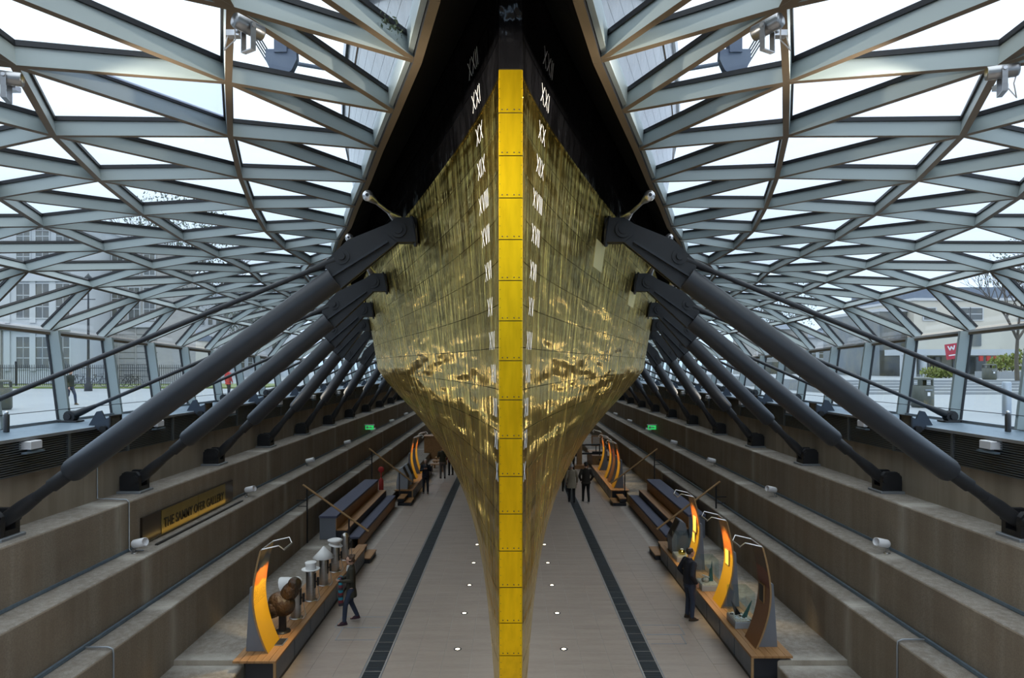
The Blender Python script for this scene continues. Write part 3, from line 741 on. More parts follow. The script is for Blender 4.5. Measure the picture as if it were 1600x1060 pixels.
MB().box(lx(110), lx(248), -0.4, 0, lz(512), lz(504)).build('string_course', m_stone_w, b)
for px in (186, 213):
    MB().tube([(lx(px),-0.12,0),(lx(px),-0.12,lz(512))], 0.09, 6).build('drain_pipe', m_stone_b, b)
MB().box(lx(108), lx(250), -0.5, 8, lz(385), lz(379)).build('cornice', m_stone_w, b)
# low cottage and far terrace on the left
Y = 84; b = empty('low_cottage', (bx(272,Y), Y, ZG)); ox = bx(272,Y)
tag(b, 'low cream building with two small paned windows past the bicycles', 'building')
def lx(px): return bx(px,84)-ox
def lz(py): return bz(py,84)-ZG
MB().box(lx(244), lx(300), 0, 6, 0, lz(532)).build('wall', m_stone_c, b)
MB().prism([(-0.4,lz(532)),(6.4,lz(532)),(3,lz(515))], 'x', lx(242), lx(302)).build('roof', m_slate, b)
for px in (256, 281): window(b, lx(px), 0, lz(572), 1.0, lz(557)-lz(572), 2, 2)
Y = 100; b = empty('far_terrace', (bx(345,Y), Y, ZG)); ox = bx(345,Y)
tag(b, 'distant white terrace with dark windows seen between the struts on the left', 'building')
def lx(px): return bx(px,100)-ox
def lz(py): return bz(py,100)-ZG
MB().box(lx(296), lx(440), 0, 9, 0, lz(470)).build('wall', m_stone_w, b)
MB().prism([(-0.4,lz(470)),(9.4,lz(470)),(4.5,lz(450))], 'x', lx(294), lx(442)).build('roof', m_slate, b)
for i in range(11):
    for ya, yb in ((575,558),(545,526),(508,490)): window(b, lx(304+12.5*i), 0, lz(ya), 0.7, lz(yb)-lz(ya), 1, 0)
# right: cream civic building with banner
Y = 60; ZT = 5.1; b = empty('cream_building', (bx(1480,Y), Y, ZT)); ox = bx(1480,Y)
tag(b, 'cream stone building with a white ground floor canopy and red banner on the right', 'building')
def lx(px): return bx(px,60)-ox
def lz(py): return bz(py,60)-ZT
MB().box(lx(1428), lx(1800), 0, 12, 0, lz(470)).build('wall', m_stone_c, b)
MB().box(lx(1428), lx(1800), 1.5, 11, lz(470), lz(446)).build('attic_storey', m_slate, b)
MB().box(lx(1384), lx(1428), 1.0, 12, 0, lz(486)).build('glazed_corner', m_pane, b)
MB().box(lx(1382), lx(1430), 0.8, 12, lz(486), lz(481)).build('parapet', m_stone_w, b)
MB().box(lx(1426), lx(1802), -0.15, 12, lz(470), lz(466)).build('cornice', m_stone_w, b)
for px in (1452, 1505, 1525, 1600, 1640, 1690): window(b, lx(px), 0, lz(500), 1.1, lz(482)-lz(500), 1, 0)
MB().box(lx(1519)-0.35, lx(1527)+0.3, -0.12, 0, lz(541), lz(516)).build('glass_bay', m_pane, b)
MB().box(lx(1384), lx(1560), -2.6, 0.2, lz(556), lz(547)).build('entrance_canopy', m_stone_w, b)
for px in (1388,1402,1418,1480,1545): MB().tube([(lx(px),-2.3,0),(lx(px),-2.3,lz(556))], 0.28, 10).build('column', m_stone_w, b)
for px in (1442,1462,1496,1513,1530): MB().box(lx(px)-0.5, lx(px)+0.5, -0.1, 0, 0.2, lz(558)).build('shop_window', m_pane, b)
for px in (1500,1511,1522,1533):
    MB().box(lx(px)-0.16, lx(px)+0.16, -2.75, -2.6, lz(557)-0.45, lz(557)).build('pennant', m_red, b)
Y = 50; bn = empty('banner', (bx(1493,Y), Y, ZT)); tag(bn, 'crimson hanging banner with a white W in front of the cream building', 'banner')
ang = Matrix.Rotation(math.radians(-8), 4, 'Y')
MB().box(-0.48,0.48,-0.02,0.02,1.55,2.75, M4=ang).build('cloth', m_banner, bn)
wv = MB()
for a, c in (((-0.26,2.6),(-0.14,2.25)),((-0.14,2.25),(0.0,2.55)),((0.0,2.55),(0.14,2.25)),((0.14,2.25),(0.26,2.6))):
    wv.beam(ang @ Vector((a[0],-0.03,a[1])), ang @ Vector((c[0],-0.03,c[1])), (0,1,0), 0.085, -0.005, 0.005)
wv.box(-0.28,0.28,-0.035,-0.025,1.82,1.90, M4=ang); wv.build('lettering', m_white, bn)
MB().tube([(0.62,0.05,0.0),(0.62,0.05,2.9)], 0.04, 6).build('pole', m_grate_edge, bn); MB().tube([(0.62,0.05,2.8),(-0.5,0.05,2.68)], 0.025, 6).build('arm', m_grate_edge, bn)
# terraces on the right, far
Y = 90; b = empty('white_terrace', (bx(1320,Y), Y, ZG)); ox = bx(1320,Y)
tag(b, 'distant white terrace with small dark windows and shopfronts on the right', 'building')
def lx(px): return bx(px,90)-ox
def lz(py): return bz(py,90)-ZG
for n_, (p0, p1, top, mt) in enumerate(((1180,1262,515,m_stone_b),(1262,1312,528,m_stone_w),(1312,1358,520,m_stone_c),(1358,1392,512,m_stone_w))):
    MB().box(lx(p0), lx(p1), 0, 9, 0, lz(top)).build('wall', mt, b)
    MB().prism([(-0.4,lz(top)),(9.4,lz(top)),(4.5,lz(top-14))], 'x', lx(p0), lx(p1)).build('roof', m_slate, b)
    for i in range(max(2, int((p1-p0)/15))):
        window(b, lx(p0+8+i*14), 0, lz(560), 0.8, lz(546)-lz(560), 1, 0)
        if top < 525: window(b, lx(p0+8+i*14), 0, lz(538), 0.7, lz(528)-lz(538), 1, 0)
    MB().box(lx(p0)+0.3, lx(p1)-0.3, -0.1, 0, 0.1, lz(566)).build('shopfront', m_pane, b)
MB().box(lx(1316),lx(1338),-0.3,-0.1,lz(566),lz(561)).build('shop_sign', m_white, b)
# plaza steps
st = empty('plaza_steps', (bx(1480,42), 41, ZG)); ox = bx(1480,42)
tag(st, 'broad flight of pale stone steps across the plaza on the right', 'steps')
for i in range(5): MB().box(bx(1300,42)-ox, 60-ox+20, i*1.2, 30, i*0.16, i*0.16+0.16).build('step', m_pave, st)
# railings on the left
rl = empty('iron_railings', (-36, 52, ZG)); tag(rl, 'black iron railings in front of the stucco house', 'railings')
bar = MB(); bar.box(-0.016,0.016,-0.016,0.016,0.12,1.75); bar.prism([(-0.03,1.75),(0.03,1.75),(0,1.92)], 'y', -0.012, 0.012); bar = bar.mesh('bar', m_iron)
for i in range(112): link('bar', bar, rl, (-8+i*0.17, 0, 0))
for zr in (0.3, 1.6): MB().box(-8.1, 11.1, -0.02, 0.02, zr, zr+0.05).build('rail', m_iron, rl)
for i in range(6):
    p = MB(); p.box(-0.06,0.06,-0.06,0.06,0,2.0); p.ell((0,0,2.08),(0.09,0.09,0.1),8,6); p.build('post', m_iron, rl, (-8+i*3.8,0,0))
MB().box(-8.3, 11.3, -0.2, 0.2, 0, 0.18).build('kerb', m_stone_b, rl)
# lamp post
lp = empty('street_lamp', (bx(138,46), 46, ZG)); tag(lp, 'tall dark street lamp with a lantern head beside the railings', 'street lamp')
MB().lathe([(0.26,0),(0.24,0.5),(0.15,0.6),(0.13,1.6),(0.09,1.7),(0.075,5.2),(0.05,7.2)], 10).build('post', m_iron, lp)
ln = MB(); ln.lathe([(0.05,7.2),(0.18,7.3),(0.3,8.0),(0.34,8.05),(0.05,8.4),(0.0,8.5)], 8); ln.build('lantern', m_iron, lp)
MB().tube([(-0.5,0,6.6),(0.5,0,6.6)], 0.03, 6).build('ladder_bar', m_iron, lp)
# bicycles leaning on the railings
def bicycle(x, y, lab):
    r = empty('bicycle', (x, y, ZG+0.12)); tag(r, lab, 'bicycle', 'bicycles parked along the railings')
    for wx in (-0.52, 0.52):
        ps = [Vector((wx+0.33*math.cos(a*PI/8),0,0.34+0.33*math.sin(a*PI/8))) for a in range(17)]
        MB().tube(ps, 0.022, 5, caps=False).build('wheel', m_iron, r)
    f = MB()
    for a, c in (((-0.52,0.34),(-0.15,0.85)),((-0.15,0.85),(0.4,0.85)),((0.4,0.9),(0.52,0.34)),((-0.15,0.85),(0.0,0.34)),((0.0,0.34),(0.4,0.8)),((-0.52,0.34),(0.0,0.34))):
        f.tube([(a[0],0,a[1]),(c[0],0,c[1])], 0.022, 5)
    f.build('frame', m_iron, r)
    MB().box(-0.28,-0.05,-0.06,0.06,0.92,0.98).build('saddle', m_iron, r); MB().tube([(0.38,-0.25,1.02),(0.38,0.25,1.02)], 0.02, 5).build('handlebar', m_iron, r)
for i, (px, l) in enumerate(((123,'bicycle nearest the street lamp, on its left'),(152,'bicycle just right of the street lamp'),(200,'bicycle leaning at the far end of the railings'),(207,'bicycle last in the row along the railings'))):
    bicycle(bx(px,50.8), 50.8, l)
# bins, bollards
def bin_(px, Y, h, lab, zb):
    r = empty('litter_bin', (bx(px,Y), Y, zb)); tag(r, lab, 'litter bin')
    MB().lathe([(0.40,0),(0.44,0.05),(0.46,0.1),(0.46,h*0.72),(0.42,h*0.74)], 14).build('body', m_olive, r)
    MB().lathe([(0.44,h*0.92),(0.44,h*0.97),(0.3,h),(0.0,h+0.01)], 14).build('lid', m_olive, r)
    for a in range(4):
        ca, sa = math.cos(a*PI/2+PI/4), math.sin(a*PI/2+PI/4); MB().box(-0.09,0.09,-0.05,0.03,h*0.73,h*0.93, M4=Matrix.Translation((0.38*ca,0.38*sa,0)) @ Matrix.Rotation(a*PI/2+PI/4+PI/2,4,'Z')).build('lid_post', m_olive, r)
    MB().box(-0.06,0.06,-0.475,-0.455,h*0.40,h*0.52).build('emblem', m_white, r); MB().box(-0.16,0.16,-0.472,-0.455,h*0.58,h*0.61).build('lettering', m_grate_edge, r)
bin_(1441, 29, 1.36, 'dark olive litter bin standing on the plaza before the steps', ZG)
bin_(1546, 47, 1.15, 'smaller dark litter bin at the top of the plaza steps', ZG+0.80)
bin_(-1, 27.5, 1.3, 'dark litter bin cut by the left edge, outside the glass', ZG)
for px, Y, h, lab in ((1573,24.4,1.3,'thick grey bollard outside the glass on the right'),):
    r = MB(); r.lathe([(0.15,0),(0.15,h-0.04),(0.12,h),(0,h)], 12); o = r.build('bollard', m_grate_edge, None, (bx(px,Y),Y,ZG)); tag(o, lab, 'bollard')
def post(px, py, Y, lab):
    p = PX(px, py, Y); r = empty('deck_post', (p.x, Y, ZD)); tag(r, lab, 'post')
    MB().lathe([(0.05,0),(0.05,0.32),(0.03,0.34)], 10).build('shaft', m_strut, r); MB().ell((0,0,0.36),(0.035,0.035,0.035),8,6).build('cap', m_chrome, r)
post(10, 660, 11.9, 'short steel post on the service deck at the far left'); post(1575, 655, 12.0, 'short steel post on the service deck at the far right')
# plants and trees
def leaves(n, cx, cy, cz, rx, ry, rz, sz, seed):
    rnd = random.Random(seed); mb = MB()
    for _ in range(n):
        while True:
            p = Vector((rnd.uniform(-1,1),rnd.uniform(-1,1),rnd.uniform(-1,1)))
            if p.length < 1: break
        p = Vector((cx+p.x*rx, cy+p.y*ry, cz+p.z*rz)); R = Euler((rnd.uniform(0,PI),rnd.uniform(0,PI),rnd.uniform(0,PI))).to_matrix(); s = sz*rnd.uniform(0.5,1.2)
        mb.add([p+R@Vector(q)*s for q in ((-1,0,0),(0,-0.5,0.1),(1,0,0),(0,0.5,0.1))], [(0,1,2,3)])
    return mb
def tree(px, Y, h, r, lab, seed, leafy=900, zb=ZG):
    rnd = random.Random(seed); t = empty('tree', (bx(px,Y), Y, zb)); tag(t, lab, 'tree', 'trees around the plaza')
    tk = MB(); tips = []
    def grow(p, d, l, rr, dep):
        q = p+d*l; tk.tube([p, p+d*l*0.5+Vector((rnd.uniform(-.05,.05),0,0))*l, q], [rr, rr*0.85, rr*0.65], 5 if dep < 2 else 4, caps=False)
        if dep >= 5: tips.append(q); return
        for _ in range(3 if dep > 0 else 4):
            nd = (d+Vector((rnd.uniform(-.75,.75),rnd.uniform(-.75,.75),rnd.uniform(-.1,.5)))).normalized(); grow(q, nd, l*rnd.uniform(0.62,0.8), rr*0.6, dep+1)
    grow(Vector((0,0,0)), Vector((0,0,1)), h*0.27, 0.03*h*0.5, 0)
    tk.build('trunk', m_bark, t)
    if leafy:
        c = leaves(leafy*2, 0, 0, h*0.68, r, r, h*0.36, 0.17, seed); c.build('crown', m_leafd, t)
tree(285, 74, 22, 6.5, 'big dark leafy tree rising behind the buildings on the left', 1, 2600)
tree(215, 90, 20, 7.0, 'tree behind the rusticated wing, left of the tallest tree', 2, 2200)
tree(400, 95, 13, 6.0, 'lower tree far back between the left struts', 3, 1400)
tree(1590, 44, 10.5, 5.0, 'bare spreading tree by the cream building at the right edge', 4, 0, ZG+0.8)
tree(1640, 72, 17, 6.5, 'large hazy tree rising behind the right end of the cream building', 5, 1800)
tree(1215, 100, 15, 6.0, 'tree far back over the rooftops on the right', 6, 1200)
def shrub(px, Y, zb, r, h, lab, seed, mat):
    s = empty('shrub', (bx(px,Y), Y, zb)); tag(s, lab, 'shrub', 'shrubs by the plaza steps')
    leaves(260, 0, 0, h*0.5, r, r*0.6, h*0.5, 0.16, seed).build('foliage', mat, s)
    st_ = MB()
    for i in range(5): st_.tube([(0,0,0),((i-2)*r*0.3,0,h*0.7)], 0.02, 4)
    st_.build('stems', m_bark, s)
MB().box(bx(1552,50), bx(1640,50), 49.4, 52, ZG+0.80, ZG+1.35).build('planter_wall', m_pave); tag(bpy.data.objects['planter_wall'], 'low stone planter wall at the top of the steps', 'planter')
shrub(1562,50.7,ZG+1.35,0.9,1.3,'yellow green shrub at the left end of the planter',11,m_leafy)
shrub(1582,50.7,ZG+1.35,1.0,1.5,'yellow green shrub in the middle of the planter',12,m_leafy)
shrub(1600,50.7,ZG+1.35,1.1,1.8,'tallest green shrub in the planter at the right edge',13,m_leafy)
shrub(1458,52,ZG+0.80,1.1,0.9,'low green shrub left of the white columns, above the steps',14,m_leafy)
shrub(1478,52,ZG+0.80,1.0,0.8,'low yellowish shrub above the steps beside the bin',15,m_leafy)

# ------------------------------------------------------------------ gallery furniture
def panel_mat(name, top, mid, main, zt, zm, dark=(0.03,0.03,0.025), est=0.0):
    """printed exhibition panel: dark scene on top, orange band, amber field with lines of print"""
    if name in MATS: return MATS[name]
    m = bpy.data.materials.new(name); m.use_nodes = True; MATS[name] = m
    t = m.node_tree; b = t.nodes['Principled BSDF']; b.inputs['Roughness'].default_value = 0.35
    tcn = t.nodes.new('ShaderNodeTexCoord'); sp = t.nodes.new('ShaderNodeSeparateXYZ'); t.links.new(tcn.outputs['Object'], sp.inputs[0])
    nz = t.nodes.new('ShaderNodeTexNoise'); nz.inputs['Scale'].default_value = 2.2; t.links.new(tcn.outputs['Object'], nz.inputs['Vector'])
    ad = t.nodes.new('ShaderNodeMath'); ad.operation = 'MULTIPLY_ADD'; ad.inputs[1].default_value = 0.35; t.links.new(nz.outputs['Fac'], ad.inputs[0]); t.links.new(sp.outputs['Z'], ad.inputs[2])
    r = t.nodes.new('ShaderNodeValToRGB'); cr = r.color_ramp; cr.interpolation = 'LINEAR'
    mr = t.nodes.new('ShaderNodeMapRange'); mr.inputs['From Min'].default_value = 0.0; mr.inputs['From Max'].default_value = 2.3
    t.links.new(ad.outputs[0], mr.inputs['Value']); t.links.new(mr.outputs[0], r.inputs['Fac'])
    cr.elements[0].position = 0.0; cr.elements[0].color = (*main,1); cr.elements[1].position = 1.0; cr.elements[1].color = (*top,1)
    for p, c in ((zm-0.02, main),(zm, mid),(zt-0.03, mid),(zt, dark),(min(zt+0.07,0.95), dark),(min(zt+0.13,0.98), top)):
        e = cr.elements.new(p); e.color = (*c,1)
    wv = t.nodes.new('ShaderNodeTexWave'); wv.wave_type = 'BANDS'; wv.bands_direction = 'Z'; wv.inputs['Scale'].default_value = 9.0; wv.inputs['Distortion'].default_value = 0.0
    t.links.new(tcn.outputs['Object'], wv.inputs['Vector'])
    n2 = t.nodes.new('ShaderNodeTexNoise'); n2.inputs['Scale'].default_value = 26; t.links.new(tcn.outputs['Object'], n2.inputs['Vector'])
    g1 = t.nodes.new('ShaderNodeMath'); g1.operation = 'GREATER_THAN'; g1.inputs[1].default_value = 0.72; t.links.new(wv.outputs['Fac'], g1.inputs[0])
    g2 = t.nodes.new('ShaderNodeMath'); g2.operation = 'GREATER_THAN'; g2.inputs[1].default_value = 0.45; t.links.new(n2.outputs['Fac'], g2.inputs[0])
    lt = t.nodes.new('ShaderNodeMath'); lt.operation = 'LESS_THAN'; lt.inputs[1].default_value = 1.25; t.links.new(sp.outputs['Z'], lt.inputs[0])
    gt = t.nodes.new('ShaderNodeMath'); gt.operation = 'GREATER_THAN'; gt.inputs[1].default_value = 0.95; t.links.new(sp.outputs['Z'], gt.inputs[0])
    mm = None
    for a in (g2, lt, gt):
        q = t.nodes.new('ShaderNodeMath'); q.operation = 'MULTIPLY'; t.links.new((mm or g1).outputs[0], q.inputs[0]); t.links.new(a.outputs[0], q.inputs[1]); mm = q
    sc = t.nodes.new('ShaderNodeMath'); sc.operation = 'MULTIPLY'; sc.inputs[1].default_value = 0.55; t.links.new(mm.outputs[0], sc.inputs[0])
    mx = t.nodes.new('ShaderNodeMixRGB'); mx.inputs['Color2'].default_value = (0.12,0.05,0.01,1); t.links.new(sc.outputs[0], mx.inputs['Fac']); t.links.new(r.outputs['Color'], mx.inputs['Color1'])
    t.links.new(mx.outputs['Color'], b.inputs['Base Color'])
    return m
pm_a = panel_mat('print_amber', (0.62,0.36,0.05), (0.55,0.15,0.02), (0.72,0.40,0.025), 0.80, 0.66)
pm_b = panel_mat('print_amber_plain', (0.68,0.38,0.03), (0.50,0.14,0.02), (0.74,0.42,0.02), 0.86, 0.64, dark=(0.55,0.25,0.03))
pm_c = panel_mat('print_brown', (0.05,0.025,0.015), (0.14,0.025,0.012), (0.24,0.11,0.045), 0.78, 0.62, dark=(0.03,0.015,0.01))
m_lit = M('screen_yellow', (0.8,0.7,0.1), 0.4, noise=((9,9,9),0.3,(0.6,0.5,0.05)), emit=(1.0,0.75,0.12), estr=0.55)
m_case = glass_mat('case_glass', (0.93,0.97,0.97))
m_bluepanel = M('bench_front_print', (0.13,0.155,0.19), 0.35, noise=((2,2,3),0.6,(0.08,0.11,0.13)), streak=[((5,5,5),0.35,(0.19,0.20,0.24))])
m_cush = M('cushion_blue_grey', (0.085,0.095,0.15), 0.7, noise=((6,6,6),0.3,(0.065,0.072,0.12)), bump=((90,90,90),0.2,0.005))
m_hat = M('hat_white', (0.8,0.8,0.79), 0.6, noise=((9,9,9),0.15,(0.68,0.68,0.67)))
m_carved = M('carved_timber', (0.032,0.018,0.008), 0.45, noise=((6,6,6),0.7,(0.07,0.036,0.012)), bump=((14,14,9),0.8,0.05))
m_teal = M('teal_model', (0.05,0.16,0.16), 0.5, noise=((12,12,12),0.5,(0.03,0.08,0.09)))
m_sand = M('sand_base', (0.55,0.5,0.43), 0.8, noise=((25,25,25),0.7,(0.3,0.2,0.15)))
m_exit = M('exit_green', (0.02,0.35,0.08), 0.5, emit=(0.05,0.9,0.2), estr=0.45, noise=((9,9,9),0.2,(0.02,0.3,0.07)))

def curved_panel(side, X0, Y0, wd, z0, mat, lab, screens=(), energy=110):
    """freestanding curved exhibition panel; concave towards the aisle"""
    r = empty('curved_panel', (side*X0, Y0+wd/2, z0)); tag(r, lab, 'display panel', 'curved display panels')
    prof = []
    for i in range(19):
        t = i/18; z = t*2.05
        x = 0.29*math.sin(min(t/0.55,1)*PI/2)**0.9 if t < 0.55 else 0.29-0.16*((t-0.55)/0.45)**1.6
        prof.append((x, z))
    def sheet(off, w, mi):
        mb = MB(); v = []
        for x, z in prof: v += [(side*(x-off), -w/2, z), (side*(x-off), w/2, z)]
        mb.add(v, [(2*i,2*i+1,2*i+3,2*i+2) for i in range(len(prof)-1)], 0, True); return mb
    core = MB(); v = []
    for x, z in prof: v += [(side*x,-wd/2,z),(side*x,wd/2,z),(side*(x+0.035),wd/2,z),(side*(x+0.035),-wd/2,z)]
    n = len(prof); fs = []
    for i in range(n-1):
        for a in range(4): fs.append((4*i+a, 4*i+(a+1)%4, 4*i+4+(a+1)%4, 4*i+4+a))
    fs += [(0,1,2,3),(4*n-4,4*n-1,4*n-2,4*n-3)]
    core.add(v, fs); core.build('plywood_sheet', m_wood2, r)
    sheet(0.004, wd-0.012, 0).build('printed_face', mat, r, fix=False)
    bk = MB(); poly = [(side*0.03,0.0),(side*0.48,0.0),(side*0.40,1.28),(side*0.33,1.30)]+[(side*(x+0.036), z) for x, z in reversed(prof[1:12])]
    bk.prism(poly, 'y', -wd/2+0.1, wd/2-0.06); bk.build('grey_support', m_grey, r)
    for (zc, hh, yy, ww) in screens:
        x = 0.29*math.sin(min(zc/2.05/0.55,1)*PI/2)**0.9 if zc/2.05 < 0.55 else 0.29-0.16*((zc/2.05-0.55)/0.45)**1.6
        s = MB(); s.box(side*(x-0.035), side*(x-0.005), yy-ww/2-0.02, yy+ww/2+0.02, zc-hh/2-0.02, zc+hh/2+0.02); so = s.build('screen_frame', m_wood2, r)
        MB().box(side*(x-0.042), side*(x-0.034), yy-ww/2, yy+ww/2, zc-hh/2, zc+hh/2).build('screen', m_lit if energy else m_black, so)
    arm = MB(); tx, tz = prof[-1]; aw = wd/2-0.02
    arm.tube([(side*tx,-wd/2,tz+0.02),(side*tx,wd/2,tz+0.02)], 0.014, 6)
    for yy in (-aw, aw): arm.tube([(side*tx,yy,tz+0.02),(side*(tx-0.34),yy,tz+0.10),(side*(tx-0.42),yy*0.75,tz+0.0)], 0.012, 6)
    arm.build('lamp_arm', m_chrome, r)
    br = MB(); br.tube([(side*(tx-0.42),-aw*0.75,tz),(side*(tx-0.42),aw*0.75,tz)], 0.02, 8); br.build('lamp_bar', m_brushed, r)
    if energy:
        l = bpy.data.lights.new('panel_light', 'SPOT'); l.energy = energy; l.color = (1.0,0.78,0.42); l.spot_size = math.radians(75); l.spot_blend = 0.6; l.shadow_soft_size = 0.08
        lo = bpy.data.objects.new('panel_light', l); C.objects.link(lo); lo.parent = r; lo.location = (side*(tx-0.43), 0, tz-0.03)
        lo.rotation_euler = (Vector((side*0.52,0,-0.95))).to_track_quat('-Z','Y').to_euler()
    return r

def display_bench(side, X0, wid, Y0, Y1, z, lab):
    r = empty('display_bench', (side*(X0+wid/2), (Y0+Y1)/2, 0)); tag(r, lab, 'bench', 'display benches')
    hy = (Y1-Y0)/2; hx = wid/2
    nb = 6; bw = wid/nb
    MB().box(-side*(hx-0.06), side*(hx-0.24), -hy+0.05, hy-0.02, 0.06, z-0.045).build('carcass', m_navy, r)
    MB().box(-side*(hx-0.02), side*(hx-0.3), -hy+0.03, hy-0.02, 0.0, 0.06).build('plinth', m_black, r)
    for i in range(nb):
        a = -hx+i*bw
        MB().bbox(a+0.002, a+bw-0.002, -hy, hy, z-0.045, z, 0.004).build('top_board', m_wood, r)
    MB().box(-side*(hx), -side*(hx-0.05), -hy-0.005, -hy+0.03, 0.03, z-0.045).build('end_edge', m_wood2, r)
    n = max(3, int(round((Y1-Y0)/1.02))); pw = (Y1-Y0)/n
    for i in range(n):
        MB().bbox(min(-side*(hx-0.015),-side*(hx-0.045)), max(-side*(hx-0.015),-side*(hx-0.045)), -hy+0.04+i*pw+0.008, -hy+0.04+(i+1)*pw-0.03, 0.07, z-0.06, 0.004).build('front_panel', m_bluepanel, r)
    return r

def steps_block(side, X0, Y0, n, lab, up=1):
    r = empty('oak_steps', (side*X0, Y0, 0)); tag(r, lab, 'steps', 'oak steps by the seating')
    for i in range(n):
        MB().bbox(min(side*(i*0.30),side*(i*0.30+0.31)), max(side*(i*0.30),side*(i*0.30+0.31)), 0.02, 0.98, 0.17*(i+1)-0.035, 0.17*(i+1), 0.004).build('tread', m_wood, r)
        MB().box(side*(i*0.30+0.02), side*(n*0.30), 0.03, 0.97, 0.17*i, 0.17*(i+1)-0.035).build('riser', m_navy, r)
    return r

def seating(side, X0, Y0, Y1, lab):
    r = empty('tiered_seating', (side*X0, (Y0+Y1)/2, 0)); tag(r, lab, 'seating', 'tiered seating banks'); hy = (Y1-Y0)/2
    def B(x0,x1,z0,z1,nm,m,dy=0.0): MB().box(side*x0, side*x1, -hy-dy, hy+dy, z0, z1).build(nm, m, r)
    B(0.05,0.42,0.405,0.43,'front_base',m_navy); B(0.045,0.075,0.0,0.405,'front_kick',m_navy); B(0.02,0.06,0.05,0.42,'front_panel',m_wood)
    MB().bbox(min(0,side*0.40),max(0,side*0.40),-hy-0.02,hy+0.02,0.43,0.50,0.012).build('front_cushion', m_cush, r)
    B(0.42,0.78,0.405,0.70,'footwell_base',m_navy)
    for i in range(3): MB().bbox(min(side*(0.42+i*0.12),side*(0.538+i*0.12)),max(side*(0.42+i*0.12),side*(0.538+i*0.12)),-hy,hy,0.70,0.735,0.003).build('footwell_board', m_wood, r)
    B(0.80,1.34,0.405,1.12,'rear_base',m_grey); B(0.775,0.80,0.735,1.12,'rear_panel',m_wood)
    MB().bbox(min(side*0.76,side*1.36),max(side*0.76,side*1.36),-hy-0.02,hy+0.02,1.12,1.20,0.012).build('rear_cushion', m_cush, r)
    return r

def handrail(side, Y, xt, zt, xb, zb, lab, bracket=True):
    r = empty('handrail', (side*xb, Y, 0)); tag(r, lab, 'handrail', 'handrails at the seating stairs')
    d = Vector((side*(xt-xb),0,zt-zb))
    MB().tube([Vector((0,0,zb))-d*0.04, Vector((0,0,zb))+d*1.03], 0.036, 8).build('wooden_rail', m_wood2, r)
    for f, z0 in ((0.96, 0.4), (0.28, 0.3)):
        p = Vector((0,0,zb))+d*f; z0 = 0.40 if f > 0.5 else 0.0
        MB().box(p.x-0.022, p.x+0.022, -0.022, 0.022, z0, p.z-0.03).build('post', m_black, r)
    if bracket:
        p = Vector((0,0,zb))+d*0.96; MB().box(p.x, p.x+side*0.34, -0.015, 0.015, p.z-0.42, p.z-0.39).build('wall_bracket', m_black, r)
        MB().box(p.x, p.x+side*0.30, -0.015, 0.015, p.z-0.62, p.z-0.60).build('wall_bracket', m_black, r)

def console(side, X, Y, z, lab, mat):
    r = empty('interactive_console', (side*X, Y, z)); tag(r, lab, 'console')
    prof = [(0.0,0.0),(0.52,0.0),(0.52,0.30),(0.40,0.92),(0.24,1.0),(-0.02,0.45)]
    MB().prism([(side*a, c) for a, c in prof], 'y', -0.28, 0.28).build('body', mat, r)
    a = Vector((side*0.0,0,0.50)); c = Vector((side*0.225,0,0.97)); n = Vector((-side*0.9,0,0.42)).normalized()
    MB().beam(a+n*0.004, c+n*0.004, n, 0.44, -0.004, 0.008).build('screen', m_black, r)

def glass_case(side, X, Y, z, lab, kind):
    r = empty('glass_case', (side*X, Y, z)); tag(r, lab, 'display case', 'glass display cases')
    MB().bbox(-0.22,0.22,-0.28,0.28,0,0.14,0.008).build('base', m_lgrey, r)
    MB().box(-0.205,0.205,-0.265,0.265,0.14,0.155).build('display_bed', m_sand, r)
    h = 0.78; t = 0.008
    for q in ((-0.215,-0.215+t,-0.275,0.275),(0.215-t,0.215,-0.275,0.275),(-0.215,0.215,-0.275,-0.275+t),(-0.215,0.215,0.275-t,0.275)):
        MB().box(q[0],q[1],q[2],q[3],0.14,h).build('glass_side', m_case, r)
    MB().box(-0.215,0.215,-0.275,0.275,h,h+t).build('glass_top', m_case, r)
    rn = random.Random(kind)
    if kind == 1:      # two dark triangular sails over white chips
        for (x, y, hh, a) in ((0.03,-0.05,0.42,0.4),(-0.06,0.1,0.34,-0.5)):
            MB().prism([(-0.03,0),(0.10,0),(0.05,hh)], 'y', -0.012, 0.012, M4=Matrix.Translation((x,y,0.16)) @ Matrix.Rotation(a,4,'Y') @ Matrix.Rotation(a,4,'Z')).build('model_sail', m_teal if x > 0 else m_black, r)
        for i in range(22): MB().box(-0.02,0.02,-0.03,0.03,0,0.012, M4=Matrix.Translation((rn.uniform(-.17,.17),rn.uniform(-.22,.22),0.157)) @ Matrix.Rotation(rn.uniform(0,3),4,'Z')).build('paper_chip', m_white if i%3 else m_carved, r)
    elif kind == 2:    # white rod, rope coil and teal bottle shapes
        MB().tube([(-0.15,-0.1,0.36),(0.08,0.05,0.24)], 0.018, 8).build('white_rod', m_white, r)
        MB().lathe([(0.08,0.155),(0.10,0.2),(0.06,0.26),(0.0,0.27)], 12, M4=Matrix.Translation((-0.05,0.0,0))).build('rope_coil', m_sand, r)
        MB().prism([(-0.05,0),(0.05,0),(0.03,0.36),(-0.03,0.3)], 'y', -0.03, 0.03, M4=Matrix.Translation((0.11,0.05,0.155))).build('model_sail', m_teal, r)
        MB().prism([(-0.03,0),(0.04,0),(0.02,0.48)], 'y', -0.02, 0.02, M4=Matrix.Translation((0.15,0.16,0.155))).build('model_sail', m_teal, r)
    else:
        MB().lathe([(0.0,0.155),(0.09,0.16),(0.11,0.22),(0.07,0.28),(0.0,0.29)], 12).build('brass_instrument', m_brass, r)
        MB().lathe([(0.04,0.29),(0.05,0.31),(0.0,0.33)], 10).build('instrument_top', m_white, r)

